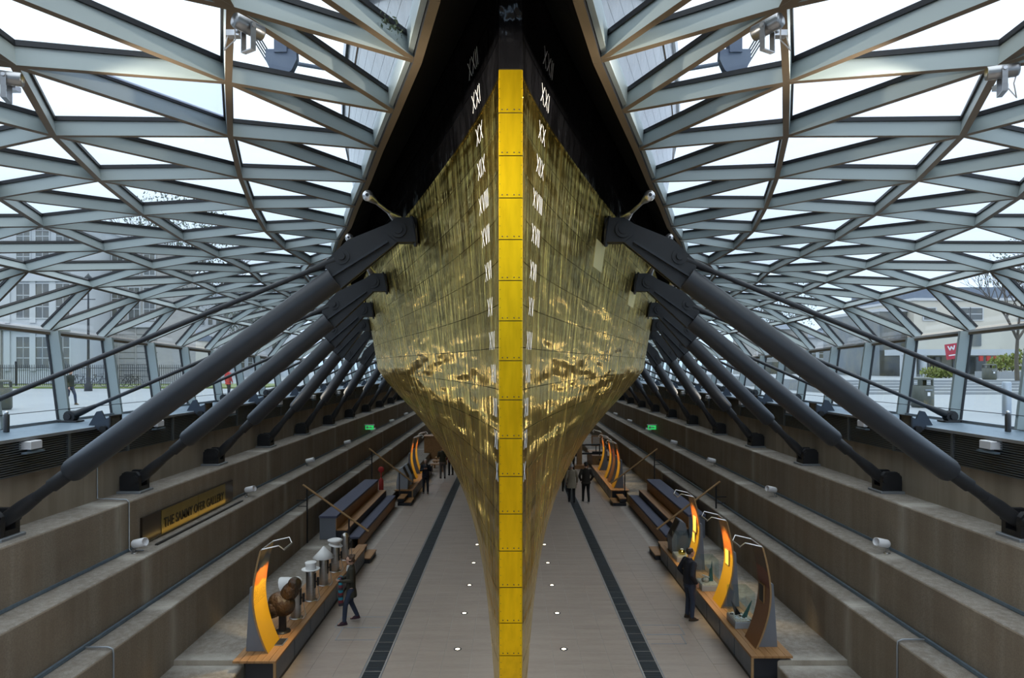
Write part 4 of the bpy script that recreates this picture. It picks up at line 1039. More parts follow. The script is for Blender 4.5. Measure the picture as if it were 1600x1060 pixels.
# right side -------------------------------------------------------
display_bench(1, 4.76, 0.83, 12.67, 20.4, 0.50, 'long oak topped display bench on the right with blue grey front panels')
ZP = 0.50
curved_panel(1, 4.97, 12.98, 0.62, ZP, pm_c, 'dark brown curved panel at the near end of the right bench', screens=((1.02,0.34,0.05,0.2),), energy=0)
curved_panel(1, 4.97, 15.15, 0.62, ZP, pm_b, 'amber curved panel in the middle of the right bench', screens=((1.12,0.34,0.0,0.2),))
curved_panel(1, 4.97, 17.85, 0.62, ZP, pm_b, 'amber curved panel at the far end of the near right bench', screens=((1.25,0.42,0.0,0.26),(0.85,0.26,0.05,0.2)))
glass_case(1, 5.12, 14.25, ZP, 'glass case with dark sail models beside the brown curved panel', 1)
glass_case(1, 5.08, 16.55, ZP, 'glass case with a white rod and teal models by the man in black', 2)
glass_case(1, 5.06, 18.92, ZP, 'glass case with a small brass instrument next to the grey console', 3)
console(1, 4.92, 19.75, ZP, 'dark grey interactive console at the far end of the near right bench', m_grey)
steps_block(1, 4.62, 20.45, 2, 'oak steps just beyond the near right display bench')
seating(1, 5.22, 21.6, 28.15, 'tiered oak seating with blue grey cushions on the right')
handrail(1, 21.2, 6.88, 2.34, 4.92, 0.86, 'sloping wooden handrail at the near end of the right seating')
handrail(1, 28.6, 6.50, 2.44, 4.55, 0.98, 'sloping wooden handrail at the far end of the right seating')
steps_block(1, 4.50, 28.2, 2, 'oak steps just before the far right display bench')
display_bench(1, 4.58, 0.85, 29.25, 36.5, 0.50, 'far oak topped display bench on the right past the seating')
for i, (yy, pm, lab) in enumerate(((29.7,pm_b,'amber curved panel nearest the handrail on the far right bench'),(31.1,pm_c,'brownish curved panel second on the far right bench'),(32.2,pm_b,'amber curved panel third on the far right bench'),(34.6,pm_b,'amber curved panel last on the far right bench'))):
    curved_panel(1, 4.78, yy, 0.62, ZP, pm, lab, energy=70)
# left side ---------------------------------------------------------
display_bench(-1, 4.57, 0.85, 12.45, 20.07, 0.50, 'long oak topped display bench on the left carrying the hats')
curved_panel(-1, 4.85, 12.78, 0.66, ZP, pm_a, 'amber curved panel with dark skyline at the near end of the left bench')
hats = ('bonnet','tophat','cone','cap','none')
HL = ('steel listening post topped by a white bonnet','steel listening post topped by a white top hat','steel listening post topped by a white conical hat','steel listening post topped by a white peaked cap','bare steel listening post with no hat, farthest along the left bench')
for i, kind in enumerate(hats):
    Y = 14.6+1.085*i; r = empty('listening_post', (-4.9, Y, ZP)); tag(r, HL[i], 'listening post', 'listening posts on the left bench')
    MB().lathe([(0.15,0.0),(0.15,0.012),(0.115,0.014)], 18).build('base_ring', m_brushed, r)
    MB().lathe([(0.113,0.012),(0.113,0.70),(0.10,0.73)] + ([(0.06,0.77),(0.0,0.78)] if kind == 'none' else [(0.0,0.73)]), 20).build('cylinder', m_brushed, r)
    MB().bbox(0.06,0.125,-0.045,0.045,0.30,0.66,0.01).build('slot_panel', m_black, r)
    hs = MB(); hs.bbox(0.15,0.20,-0.03,0.03,0.36,0.56,0.008); hs.box(0.12,0.16,-0.015,0.015,0.44,0.47); hs.build('handset', m_black, r)
    MB().tube([(0.17,0,0.36),(0.20,-0.02,0.2),(0.24,-0.05,0.08),(0.2,-0.12,0.02),(0.13,-0.1,0.02)], 0.008, 5).build('cable', m_brushed, r)
    if kind == 'bonnet':
        h = MB(); h.ell((0.02,0,0.80),(0.13,0.14,0.13),14,8); h.build('hat_crown', m_hat, r)
        b_ = MB(); b_.lathe([(0.12,0.0),(0.17,0.10),(0.23,0.26)], 16, M4=Matrix.Translation((-0.04,-0.02,0.80)) @ Matrix.Rotation(-PI*0.62,4,'Y')); b_.build('hat_brim', m_hat, r)
    elif kind == 'tophat':
        MB().lathe([(0.115,0.73),(0.21,0.745),(0.225,0.765),(0.2,0.765),(0.125,0.76)], 20).build('hat_brim', m_hat, r)
        MB().lathe([(0.125,0.76),(0.125,0.86),(0.14,0.925),(0.13,0.93),(0.0,0.925)], 20).build('hat_crown', m_hat, r)
    elif kind == 'cone':
        MB().lathe([(0.275,0.715),(0.28,0.72),(0.14,0.86),(0.02,1.0),(0.0,1.01)], 24).build('hat_cone', m_hat, r)
    elif kind == 'cap':
        MB().lathe([(0.125,0.74),(0.13,0.80),(0.2,0.85),(0.21,0.875),(0.14,0.90),(0.0,0.895)], 20, M4=Matrix.Translation((0,0,0)) ).build('hat_crown', m_hat, r)
        MB().lathe([(0.13,0.0),(0.2,-0.03)], 16, M4=Matrix.Translation((0.03,-0.03,0.765)) @ Matrix.Rotation(0.2,4,'Y')).build('hat_peak', m_hat, r)
r = empty('carved_figure', (-4.93, 13.83, ZP)); tag(r, 'dark carved timber fragment on a black stand beside the amber panel on the left', 'carving')
MB().lathe([(0.17,0),(0.17,0.02),(0.0,0.025)], 16).build('stand_foot', m_black, r); MB().bbox(-0.07,0.07,-0.05,0.05,0.02,0.45,0.008).build('stand_post', m_black, r)
cb = MB(); RR = Euler((0,0.45,0)).to_matrix()
cb.ell((-0.02,0,0.60),(0.30,0.2,0.26),16,12,R=RR); cb.ell((-0.16,-0.02,0.52),(0.17,0.19,0.2),12,10); cb.ell((0.16,0,0.86),(0.18,0.16,0.28),14,10,R=Euler((0,0.7,0)).to_matrix()); cb.ell((0.26,0,1.02),(0.15,0.14,0.16),12,10)
cb.box(-0.26,0.08,-0.17,0.17,0.38,0.6, M4=Matrix.Translation((0,0,0.0)) @ Matrix.Rotation(-0.35,4,'Y')); cb.build('timber_block', m_carved, r)
pl = empty('bench_plaque', (-4.78, 13.3, ZP)); tag(pl, 'small grey metal plaque lying on the left bench front edge', 'plaque')
MB().bbox(-0.10,0.10,-0.17,0.17,0,0.012,0.003).build('plate', m_grey, pl); MB().box(-0.08,0.08,-0.15,0.15,0.012,0.014).build('face', m_strut, pl)
steps_block(-1, 4.42, 20.1, 2, 'oak steps just beyond the near left display bench')
seating(-1, 5.05, 21.4, 28.1, 'tiered oak seating with blue grey cushions on the left')
handrail(-1, 21.0, 6.76, 2.27, 4.74, 0.84, 'sloping wooden handrail at the near end of the left seating')
handrail(-1, 28.8, 6.32, 2.42, 4.50, 1.02, 'sloping wooden handrail at the far end of the left seating')
steps_block(-1, 4.40, 28.25, 2, 'oak steps just before the far left display bench')
display_bench(-1, 4.47, 0.85, 29.25, 36.5, 0.50, 'far oak topped display bench on the left past the seating')
console(-1, 4.75, 29.75, ZP, 'light grey interactive console nearest the left seating', m_lgrey)
console(-1, 4.72, 30.75, ZP, 'light grey interactive console standing behind the first one on the left', m_lgrey)
curved_panel(-1, 4.72, 32.0, 0.62, ZP, pm_b, 'amber curved panel behind the consoles on the far left bench', energy=70)
curved_panel(-1, 4.72, 33.6, 0.62, ZP, pm_b, 'amber curved panel farther back on the far left bench', energy=70)
# more distant things
fe = empty('fire_extinguisher', PX(598, 757, 29.2)*1.0); fe.location = (-5.85, 28.9, 0.40); tag(fe, 'red fire extinguisher stand at the far end of the left seating', 'extinguisher')
MB().lathe([(0.09,0.1),(0.11,0.14),(0.11,0.62),(0.05,0.72),(0.0,0.74)], 12).build('cylinder', m_red, fe); MB().box(-0.12,0.12,-0.12,0.12,0,0.1).build('stand', m_red, fe); MB().tube([(0,0,0.72),(0,0,1.0)], 0.03, 6).build('pole', m_red, fe); MB().ell((0,0,1.1),(0.14,0.05,0.14),10,8).build('sign', m_red, fe)
wl = empty('oak_lectern', (-5.1, 42.5, 0)); tag(wl, 'dark oak cabinet far back on the left beyond the couple', 'cabinet')
MB().bbox(-0.6,0.6,-0.4,0.4,0,1.45,0.02).build('body', m_wood, wl); MB().bbox(-0.66,0.66,-0.46,0.46,1.45,1.52,0.01).build('top', m_wood, wl)
for i, (yy, lb) in enumerate(((37.3,'nearest low oak bench stool on the far left'),(38.6,'second low oak bench stool on the far left'),(39.9,'farthest low oak bench stool on the far left'))):
    s_ = empty('oak_stool', (-4.3, yy, 0)); tag(s_, lb, 'stool', 'oak stools on the far left'); MB().bbox(-0.4,0.4,-0.25,0.25,0.40,0.46,0.01).build('seat', m_wood, s_)
    for a in (-0.3, 0.3): MB().box(a-0.04,a+0.04,-0.2,0.2,0,0.40).build('leg', m_wood, s_)
ws = empty('wooden_capstan', (4.12, 38.5, 0)); tag(ws, 'wooden post on a block base with dark cross bars far back on the right', 'exhibit')
MB().bbox(-0.5,0.5,-0.4,0.4,0,0.22,0.02).build('base', m_wood, ws); MB().bbox(-0.16,0.16,-0.14,0.14,0.22,1.75,0.02).build('post', m_wood2, ws)
MB().box(-0.9,1.6,-0.05,0.05,0.82,0.92).build('cross_bar', m_black, ws); MB().box(-0.6,1.1,-0.05,0.05,1.35,1.43).build('cross_bar', m_black, ws)
br_ = empty('dark_barrier', (5.0, 38.6, 0)); tag(br_, 'dark stepped barrier with three rails running behind the right panels', 'barrier')
for i in range(3): MB().box(-0.5+0.35*i, 0.4+0.35*i, 0.0-i*0.5, 0.08-i*0.5, 1.35-0.38*i, 1.43-0.38*i).build('rail', m_black, br_)
for i in range(3): MB().box(0.34+0.35*i, 0.40+0.35*i, 0.0-i*0.5, 0.06-i*0.5, 0.0, 1.35-0.38*i).build('post', m_black, br_)
MB().box(-0.1,1.2,-0.2,2.5,0,0.75).build('plinth', m_wood, br_)
fs_ = empty('framed_sign', (5.25, 39.4, 0)); tag(fs_, 'small framed sign on a thin post far back on the right', 'sign')
MB().tube([(0,0,0),(0,0,1.2)], 0.025, 6).build('post', m_black, fs_); MB().box(-0.28,0.28,-0.03,0.03,1.2,1.85).build('frame', m_wood, fs_); MB().box(-0.21,0.21,-0.045,-0.03,1.27,1.78).build('sheet', m_sand, fs_)

# ------------------------------------------------------------------ fittings and lamps
WARM = (1.0, 0.80, 0.55); NEUT = (1.0, 0.90, 0.74)
m_glowfl = M('lamp_glow', (1,0.95,0.85), 0.4, emit=(1.0,0.86,0.6), estr=6.0, noise=((9,9,9),0.1,(0.9,0.85,0.75)))
m_signd = M('sign_dark_end', (0.025,0.017,0.011), 0.3, noise=((6,6,6),0.4,(0.04,0.028,0.018)))
m_signb = M('sign_brass', (0.30,0.245,0.09), 0.4, 0.8, noise=((3,3,3),0.4,(0.19,0.15,0.05)), bump=((2,2,2),0.2,0.02))
m_ink = M('sign_lettering', (0.01,0.009,0.008), 0.6, noise=((9,9,9),0.2,(0.015,0.013,0.012)))
m_flood = M('flood_blue_grey', (0.05,0.065,0.09), 0.4, 0.3, noise=((6,6,6),0.3,(0.035,0.045,0.065)))
# gallery sign
sg = empty('gallery_sign', (-7.76, 15.58, 2.50)); tag(sg, 'long brass wall sign reading THE SAMMY OFER GALLERY between dark end panels', 'sign')
MB().box(0.0, 0.05, -2.18, 2.18, 0.02, 0.56).build('backboard', m_signd, sg)
MB().box(0.05, 0.062, -1.46, 0.19, 0.03, 0.55).build('brass_panel', m_signb, sg); MB().box(0.05, 0.062, 0.20, 1.68, 0.03, 0.55).build('brass_panel', m_signb, sg)
tcu = bpy.data.curves.new('sign_text', 'FONT'); tcu.body = 'THE SAMMY OFER GALLERY'; tcu.size = 0.30; tcu.extrude = 0.004; tcu.offset = 0.002; tcu.space_character = 1.06; tcu.align_x = 'CENTER'
to = bpy.data.objects.new('sign_text', tcu); C.objects.link(to); bpy.context.view_layer.update()
tme = bpy.data.meshes.new_from_object(to.evaluated_get(bpy.context.evaluated_depsgraph_get())); wdt = max(v.co.x for v in tme.vertices)-min(v.co.x for v in tme.vertices)
bpy.data.objects.remove(to); tme.materials.clear(); tme.materials.append(m_ink)
lt_ = link('lettering', tme, sg, (0.068, 0.10, 0.15)); lt_.rotation_euler = (PI/2, 0, PI/2); lt_.scale = (2.95/wdt, 1, 1)
ul = empty('sign_uplight', (-7.45, 15.6, 2.47)); tag(ul, 'long black uplight strip on the ledge below the gallery sign', 'light strip')
MB().box(-0.03,0.03,-2.15,2.15,0,0.03).build('housing', m_black, ul)
al = bpy.data.lights.new('strip_light','AREA'); al.shape = 'RECTANGLE'; al.size = 0.04; al.size_y = 4.2; al.energy = 1.3; al.color = (1.0,0.66,0.2)
ao = bpy.data.objects.new('strip_light', al); C.objects.link(ao); ao.parent = ul; ao.location = (-0.08,0,0.05); ao.rotation_euler = (0, PI-0.55, 0)
# ledge spotlights
ORD = ['nearest','second','third','fourth','fifth','sixth','seventh']
for side in (-1, 1):
    sd = 'left' if side < 0 else 'right'
    for i in range(7):
        Y = 12.9+5.48*i; r = empty('ledge_spotlight', (side*7.50, Y, 2.47)); tag(r, '%s white cylindrical spotlight on the %s wall ledge' % (ORD[i], sd), 'spotlight', 'white spotlights along the ledges')
        d = Vector((-side*0.88, -0.25 if i < 2 else 0.0, 0.22)).normalized(); c = Vector((-side*0.02,0,0.21))
        q = d.to_track_quat('Z','Y').to_matrix().to_4x4()
        MB().lathe([(0.0,-0.15),(0.075,-0.15),(0.085,-0.13),(0.085,0.15),(0.075,0.15),(0.07,0.12),(0.0,0.12)], 16, M4=Matrix.Translation(c) @ q).build('housing', m_white, r)
        st_ = MB(); st_.tube([(side*0.08,0,0.0),(side*0.07,0,0.12),c], 0.014, 6); st_.lathe([(0.06,0),(0.06,0.015),(0,0.016)], 10, M4=Matrix.Translation((side*0.08,0,0))); st_.build('bracket', m_brushed, r)
        MB().tube([(side*0.12,0,0.0),(side*0.12,0,0.1),(side*0.05,0.02,0.16)], 0.008, 5).build('cable', m_brushed, r)
        if i < 6:
            l = bpy.data.lights.new('ledge_light','SPOT'); l.energy = 45; l.color = NEUT; l.spot_size = math.radians(58); l.spot_blend = 0.7; l.shadow_soft_size = 0.08
            lo = bpy.data.objects.new('ledge_light', l); C.objects.link(lo); lo.parent = r; lo.location = c+d*0.17; lo.rotation_euler = (d+Vector((0,0,0.18))).to_track_quat('-Z','Y').to_euler()
# floodlights on the service decks
for side in (-1, 1):
    sd = 'left' if side < 0 else 'right'
    for i in range(7):
        Y = 13.0+4.0*i; r = empty('deck_floodlight', (side*8.26, Y, ZD+0.04)); tag(r, '%s dark floodlight with curved visor on the %s service deck' % (ORD[i], sd), 'floodlight', 'floodlights on the service decks')
        hd = [(side*-0.02,-0.2)]+[(side*(-0.02+0.30*math.sin(q*PI/10)), -0.2+0.36*(q/10.0)) for q in range(1,10)]+[(side*-0.02,0.16)]
        MB().prism([(x-side*0.20, z) for x, z in hd], 'y', -0.17, 0.17).build('housing', m_flood, r)
        fr_ = MB(); fr_.box(-side*0.25,-side*0.22,-0.19,0.19,-0.22,-0.19).box(-side*0.25,-side*0.22,-0.19,0.19,0.16,0.19).box(-side*0.25,-side*0.22,-0.19,-0.16,-0.2,0.17).box(-side*0.25,-side*0.22,0.16,0.19,-0.2,0.17); fr_.build('front_frame', m_black, r)
        MB().box(-side*0.23,-side*0.222,-0.16,0.16,-0.19,0.16).build('lens', m_pane, r)
        MB().prism([(side*0.06,-0.04),(side*0.46,-0.04),(side*0.30,0.24),(side*0.2,0.26)], 'y', 0.22, 0.26).build('barn_door', m_flood, r)
        MB().tube([(-side*0.12,-0.25,-0.08),(-side*0.12,-0.17,-0.08)], 0.07, 10).build('pivot_knob', m_black, r)
        if i < 6:
            l = bpy.data.lights.new('flood_light','SPOT'); l.energy = 55; l.color = NEUT; l.spot_size = math.radians(85); l.spot_blend = 0.8; l.shadow_soft_size = 0.3
            lo = bpy.data.objects.new('flood_light', l); C.objects.link(lo); lo.parent = r; lo.location = (-side*0.36,0,0.02); lo.rotation_euler = (Vector((-side*0.93,-0.18,0.30)) if i > 1 else Vector((-side*0.80,-0.55-0.2*i,0.26))).to_track_quat('-Z','Y').to_euler()
    for i in range(6):
        Y = 11.1+3.95*i; r = empty('sensor_box', (side*8.33, Y, 4.72)); tag(r, '%s small white box on a bracket on the %s grille' % (ORD[i], sd), 'box', 'white boxes on the grilles')
        MB().bbox(-0.11,0.11,-0.14,0.14,0.10,0.24,0.012).build('box', m_white, r); MB().box(-0.05-0.06*side,0.05-0.06*side,-0.22,0.2,0.03,0.06).build('bracket', m_deck, r); MB().box(-0.03,0.03,-0.03,0.03,0.05,0.11).build('stem', m_deck, r)
    r = empty('exit_sign', (side*7.5, 34.0, 2.9)); tag(r, 'green emergency exit sign on the %s ledge wall' % sd, 'exit sign', 'exit signs')
    MB().box(-0.26,0.26,-0.03,0.03,0.10,0.16).build('housing', m_white, r); MB().box(-0.22,0.22,-0.015,0.015,-0.12,0.10).build('lit_panel', m_exit, r)
    mk = MB(); mk.box(-0.17,-0.05,-0.022,-0.016,-0.07,0.05); mk.prism([(0.03,-0.06),(0.17,-0.01),(0.03,0.04)], 'y', -0.022, -0.016); mk.box(-0.03,0.04,-0.022,-0.016,-0.025,0.005); mk.build('pictogram', m_white, r)
    MB().box(0.0, side*0.3, -0.01, 0.01, 0.13, 0.15).build('arm', m_black, r)
# conduits
cd = MB().tube([(-8.46,13.1,4.4),(-8.46,13.1,3.53),(-7.80,13.0,3.53),(-7.75,13.0,3.48),(-7.75,13.0,2.53),(-7.7,12.95,2.50),(-7.45,13.0,2.5)], 0.014, 6).build('conduit', m_grate_edge); tag(cd, 'thin steel conduit running down the left wall beside the gallery sign', 'conduit')
for side, Y, lb in ((-1,10.75,'left'),(1,11.05,'right')):
    c_ = MB().tube([(side*7.14,Y,1.53),(side*6.76,Y,1.53),(side*6.68,Y,1.50),(side*6.67,Y,1.42),(side*6.67,Y,0.40)], 0.016, 6).build('conduit', m_grate_edge); tag(c_, 'bent steel conduit over the lowest ledge on the %s' % lb, 'conduit')
# canopy spotlights
def spot_fit(px, py, Y, side, lab, npt, watt):
    p = PX(px, py, Y); r = empty('canopy_spotlight', p); tag(r, lab, 'spotlight', 'spotlights under the canopy')
    tgt = Vector((side*0.25, 6.4, 8.1)); d = (tgt-p).normalized()+Vector((0,0,0.12)); d.normalize()
    q = d.to_track_quat('Z','Y').to_matrix().to_4x4(); rr = 0.052
    MB().lathe([(0.0,-0.105),(rr*0.85,-0.105),(rr,-0.09),(rr,0.10),(rr*0.92,0.105),(rr*0.85,0.09),(0.0,0.09)], 20, M4=q).build('housing', m_brushed, r)
    side_v = d.cross(Vector((0,1,0))).normalized(); yv = d.cross(side_v).normalized()
    y = MB()
    for s in (-1, 1): y.beam(yv*s*0.066+Vector((0,0,0.02)), yv*s*0.066+Vector((0,0,-0.17)), yv, 0.036, -0.004, 0.004)
    y.beam(yv*-0.07+Vector((0,0,-0.17)), yv*0.07+Vector((0,0,-0.17)), Vector((0,0,1)), 0.036, -0.004, 0.004); y.build('yoke', m_brushed, r)
    MB().tube([yv*-0.08, yv*0.08], 0.014, 8).build('pivot_bolt', m_chrome, r)
    v = npt-p; MB().box(-0.045,0.045,-0.03,0.03,-0.02,0.02, M4=Matrix.Translation(v*0.8+Vector((0,0,-0.16)))).build('clamp', m_chrome, r)
    MB().tube([v*0.75+Vector((0,0,-0.15)), Vector((0,0,0.03))], 0.014, 6).build('stem', m_brushed, r)
    MB().tube([v*0.7+Vector((side*0.06,0,-0.16)), v*0.4+Vector((side*0.12,0,-0.22)), Vector((side*0.09,0,-0.09)), d*-0.1], 0.005, 5).build('cable', m_white, r)
    l = bpy.data.lights.new('canopy_light','SPOT'); l.energy = watt; l.color = NEUT; l.spot_size = math.radians(80); l.spot_blend = 0.9; l.shadow_soft_size = 0.05
    lo = bpy.data.objects.new('canopy_light', l); C.objects.link(lo); lo.parent = r; lo.location = d*0.13; lo.rotation_euler = (tgt-p).to_track_quat('-Z','Y').to_euler()
spot_fit(388, 42, 4.45, -1, 'steel canopy spotlight near the hull on the left', node(4,-5,-1), 260)
spot_fit(10, 122, 4.95, -1, 'steel canopy spotlight cut by the left edge', node(3,-4,-1), 420)
spot_fit(1199, 42, 4.45, 1, 'steel canopy spotlight near the hull on the right', node(4,-5,1), 260)
spot_fit(1566, 112, 4.95, 1, 'steel canopy spotlight near the right edge', node(3,-4,1), 420)
# recessed floor lights
for i in range(9):
    for side in (-1, 1):
        Y = 14.1+2.03*i; r = empty('floor_light', (side*1.17, Y, 0)); tag(r, '%s floor light in the row left of the keel' % (ORD+['eighth','ninth'])[i] if side < 0 else '%s floor light in the row right of the keel' % (ORD+['eighth','ninth'])[i], 'floor light', 'recessed floor lights')
        MB().lathe([(0.085,0.0),(0.085,0.005),(0.05,0.006),(0.045,0.001)], 16).build('ring', m_strut, r); MB().lathe([(0.048,0.003),(0.02,0.004),(0.0,0.004)], 12).build('lens', m_glowfl, r)
# anchors on the bow, outside the canopy
for side, px in ((-1, 441), (1, 1147)):
    p = PX(px, 95, 10.2); r = empty('ship_anchor', p); tag(r, 'grey anchor fluke hanging outside the glass on the %s of the bow' % ('left' if side < 0 else 'right'), 'anchor')
    m_anchor = M('anchor_grey_blue', (0.10,0.13,0.19), 0.6, noise=((5,5,5),0.4,(0.15,0.18,0.24)))
    fl2 = [(-0.24,0.16),(-0.05,0.16)]+[(0.05,0.16),(0.24,0.16),(0.25,0.0),(0.17,-0.17),(0.08,-0.24),(-0.08,-0.24),(-0.17,-0.17),(-0.25,0.0)]
    MB().prism(fl2, 'y', -0.06, 0.06).build('fluke', m_anchor, r); MB().box(-0.10,0.10,-0.09,0.09,0.1,1.5).build('shank', m_anchor, r)
    for j in range(4): MB().tube([(side*(-0.14)*-1*(1 if side<0 else 1)*(-1) if False else side*0.16, 0.1*j, 0.05-0.08*j), (side*1.6, 0.3+0.1*j, 2.4-0.1*j)], 0.012, 4).build('rope', m_iron, r)
    MB().tube([(-side*0.25,0,-0.05),(-side*0.9,0.2,-0.08)], 0.035, 6).build('stock', m_anchor, r)
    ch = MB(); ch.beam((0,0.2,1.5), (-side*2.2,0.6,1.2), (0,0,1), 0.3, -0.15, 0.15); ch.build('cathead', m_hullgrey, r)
# fallen leaves on a pane on the left
lv = leaves(60, 0, 0, 0, 0.10, 0.25, 0.01, 0.02, 31).build('fallen_leaves', m_leafd, None, node(5,-5,-1).lerp(node(4,-5,-1),0.12)+Vector((0,-0.4,0.06))); tag(lv, 'dark leaf litter lying on the glass beside the hull on the left', 'leaves', kind='stuff')

# ------------------------------------------------------------------ people
def fuse(mb, vox, smooth=3):
    me = mb.mesh('tmp', m_black); o = bpy.data.objects.new('tmp', me); C.objects.link(o)
    md = o.modifiers.new('r','REMESH'); md.mode = 'VOXEL'; md.voxel_size = vox; md.use_smooth_shade = True
    if smooth: s = o.modifiers.new('s','SMOOTH'); s.factor = 0.5; s.iterations = smooth
    bpy.context.view_layer.update()
    out = bpy.data.meshes.new_from_object(o.evaluated_get(bpy.context.evaluated_depsgraph_get()))
    bpy.data.objects.remove(o); bpy.data.meshes.remove(me); out.materials.clear(); return out
def cap(mb, a, b, ra, rb):
    a = Vector(a); b = Vector(b); mb.tube([a, b], [ra, rb], 10); mb.ell(a, (ra,)*3, 10, 6); mb.ell(b, (rb,)*3, 10, 6)
def chain(mb, pts, rs):
    for i in range(len(pts)-1): cap(mb, pts[i], pts[i+1], rs[i], rs[i+1])
def loft(mb, rings, n=16):
    vs = []; fs = []
    for (c, rx, ry) in rings:
        for k in range(n): vs.append((c[0]+rx*math.cos(2*PI*k/n), c[1]+ry*math.sin(2*PI*k/n), c[2]))
    for i in range(len(rings)-1):
        for k in range(n): fs.append((i*n+k, i*n+(k+1)%n, (i+1)*n+(k+1)%n, (i+1)*n+k))
    fs += [tuple(reversed(range(n))), tuple(range((len(rings)-1)*n, len(rings)*n))]
    mb.add(vs, fs)
def hand(mb, w, d, palm, thumb, curl=0.5):
    """palm and five fingers from wrist w, pointing along d; palm = direction the palm faces; thumb = side of the thumb"""
    w = Vector(w); d = Vector(d).normalized(); palm = Vector(palm); palm = (palm-d*palm.dot(d)).normalized(); s = Vector(thumb); s = (s-d*s.dot(d)-palm*s.dot(palm)).normalized()
    for f in (-0.026,-0.009,0.009,0.026): cap(mb, w+s*f*0.6, w+d*0.085+s*f, 0.015, 0.012)
    for f, L in ((0.028,0.075),(0.0095,0.085),(-0.0095,0.078),(-0.028,0.06)):
        p0 = w+d*0.085+s*f; p1 = p0+(d*math.cos(curl*0.6)+palm*math.sin(curl*0.6))*L*0.5; p2 = p1+(d*math.cos(curl*1.6)+palm*math.sin(curl*1.6))*L*0.5
        chain(mb, [p0,p1,p2], [0.0095,0.0088,0.0075])
    t0 = w+d*0.02+s*0.024; t1 = t0+(d*0.7+s*0.7+palm*0.2).normalized()*0.045; t2 = t1+(d*0.9+s*0.15+palm*0.3).normalized()*0.035
    chain(mb, [t0,t1,t2], [0.013,0.0105,0.008])
SKIN = M('skin', (0.48,0.29,0.21), 0.55, noise=((30,30,30),0.25,(0.42,0.24,0.17)))
def cloth(name, col): return M('cloth_'+name, col, 0.85, noise=((18,18,18),0.4,tuple(c*0.75 for c in col)), bump=((30,30,12),0.35,0.01))
def person(loc, face, lab, H=1.74, top=None, bottom=None, shoe=None, hair=None, coat=0.0, arms='down', step=0.0, head=0.0, bulk=1.0, vox=0.012, hairstyle='short', zb=0.0, scarf=None, collar=None, group='visitors'):
    rz = math.atan2(-face[0], face[1]); r = empty('person', (loc[0], loc[1], zb), rz); tag(r, lab, 'person', group)
    k = H/1.75
    def V(x, y, z): return Vector((x*k, y*k, z*k))
    hipL, hipR = V(-0.09,0,0.92), V(0.09,0,0.92)
    kneL, kneR = V(-0.10,0.03+step*0.16,0.50), V(0.10,0.03-step*0.05,0.50)
    ankL, ankR = V(-0.11,step*0.24,0.085+abs(step)*0.0), V(0.11,-step*0.22,0.085+max(0,step)*0.05)
    shL, shR = V(-0.175*bulk,0.0,1.42), V(0.175*bulk,0.0,1.42)
    neck = V(0,0.0,1.50); hc = V(0,0.03,1.63)
    A = {}
    for s, nm, sh in ((-1,'L',shL),(1,'R',shR)):
        if arms == 'down': e = V(s*0.24*bulk,-0.03+0.05*s*step,1.14); w = V(s*0.23*bulk,0.06+0.1*s*step,0.90); hd = V(0,0.15,-1); pd = V(-s,0,0); th = V(0,1,0)
        elif arms == 'pocket': e = V(s*0.27*bulk,-0.10,1.16); w = V(s*0.20*bulk,0.06,0.95); hd = V(-s*0.15,0.35,-0.9); pd = V(-s,0,0); th = V(0,1,0)
        elif arms == 'chest': e = V(s*0.25,0.02,1.17); w = V(s*0.07,0.24,1.28); hd = V(-s*0.7,0.35,0.35); pd = V(0,-0.4,-0.6) if s else None; pd = V(0,-1,0.2); th = V(0,0,1)
        elif arms == 'hold': e = V(s*0.23,0.0,1.15); w = V(s*0.10,0.26,1.12); hd = V(-s*0.5,0.8,0.0); pd = V(-s*0.5,-0.4,0.6); th = V(0,0,1)
        A[nm] = (sh, e, w, hd, pd, th)
    def hv(x, y, z):
        R = Matrix.Rotation(head, 3, 'Z'); return hc+R @ (Vector((x,y,z))*k)
    # body: one continuous skin figure
    b = MB()
    Rh = Matrix.Rotation(head, 3, 'Z')
    b.ell(hc+Vector((0,-0.01,0.02))*k, (0.077*k,0.096*k,0.105*k), 16, 12, R=Rh); b.ell(hv(0,0.025,-0.06), (0.056*k,0.068*k,0.062*k), 12, 8, R=Rh)
    b.ell(hv(0,0.098,-0.015), (0.013*k,0.02*k,0.024*k), 8, 6, R=Rh); b.ell(hv(0,0.084,-0.062), (0.024*k,0.014*k,0.011*k), 8, 6, R=Rh)
    for s in (-1,1): b.ell(hv(s*0.079,-0.01,0.0), (0.011*k,0.022*k,0.032*k), 8, 6, R=Rh); b.ell(hv(s*0.03,0.078,0.025), (0.022*k,0.016*k,0.010*k), 8, 6, R=Rh)
    cap(b, V(0,-0.01,1.44), hv(0,-0.015,-0.06), 0.058*k, 0.052*k)
    loft(b, [(V(0,0,0.9),0.14*k,0.09*k),(V(0,0,1.1),0.12*k,0.085*k),(V(0,0,1.3),0.145*k,0.095*k),(V(0,0,1.42),0.14*k,0.08*k),(V(0,0,1.47),0.06*k,0.05*k)])
    for hp, kn, an in ((hipL,kneL,ankL),(hipR,kneR,ankR)):
        chain(b, [hp,kn,an], [0.075*k,0.05*k,0.036*k]); cap(b, an+V(0,-0.03,-0.04), an+V(0,0.14,-0.05), 0.032*k, 0.026*k)
    for nm in 'LR':
        sh, e, w, hd, pd, th = A[nm]; chain(b, [sh,e,w], [0.05*k,0.04*k,0.027*k])
        if not (arms == 'pocket'): hand(b, w, hd, pd, th, 0.6)
        else: hand(b, w, hd, pd, th, 0.3)
    me = fuse(b, min(vox, 0.009), 2); me.materials.append(SKIN); body = link('body', me, r)
    # eyes
    ey = MB()
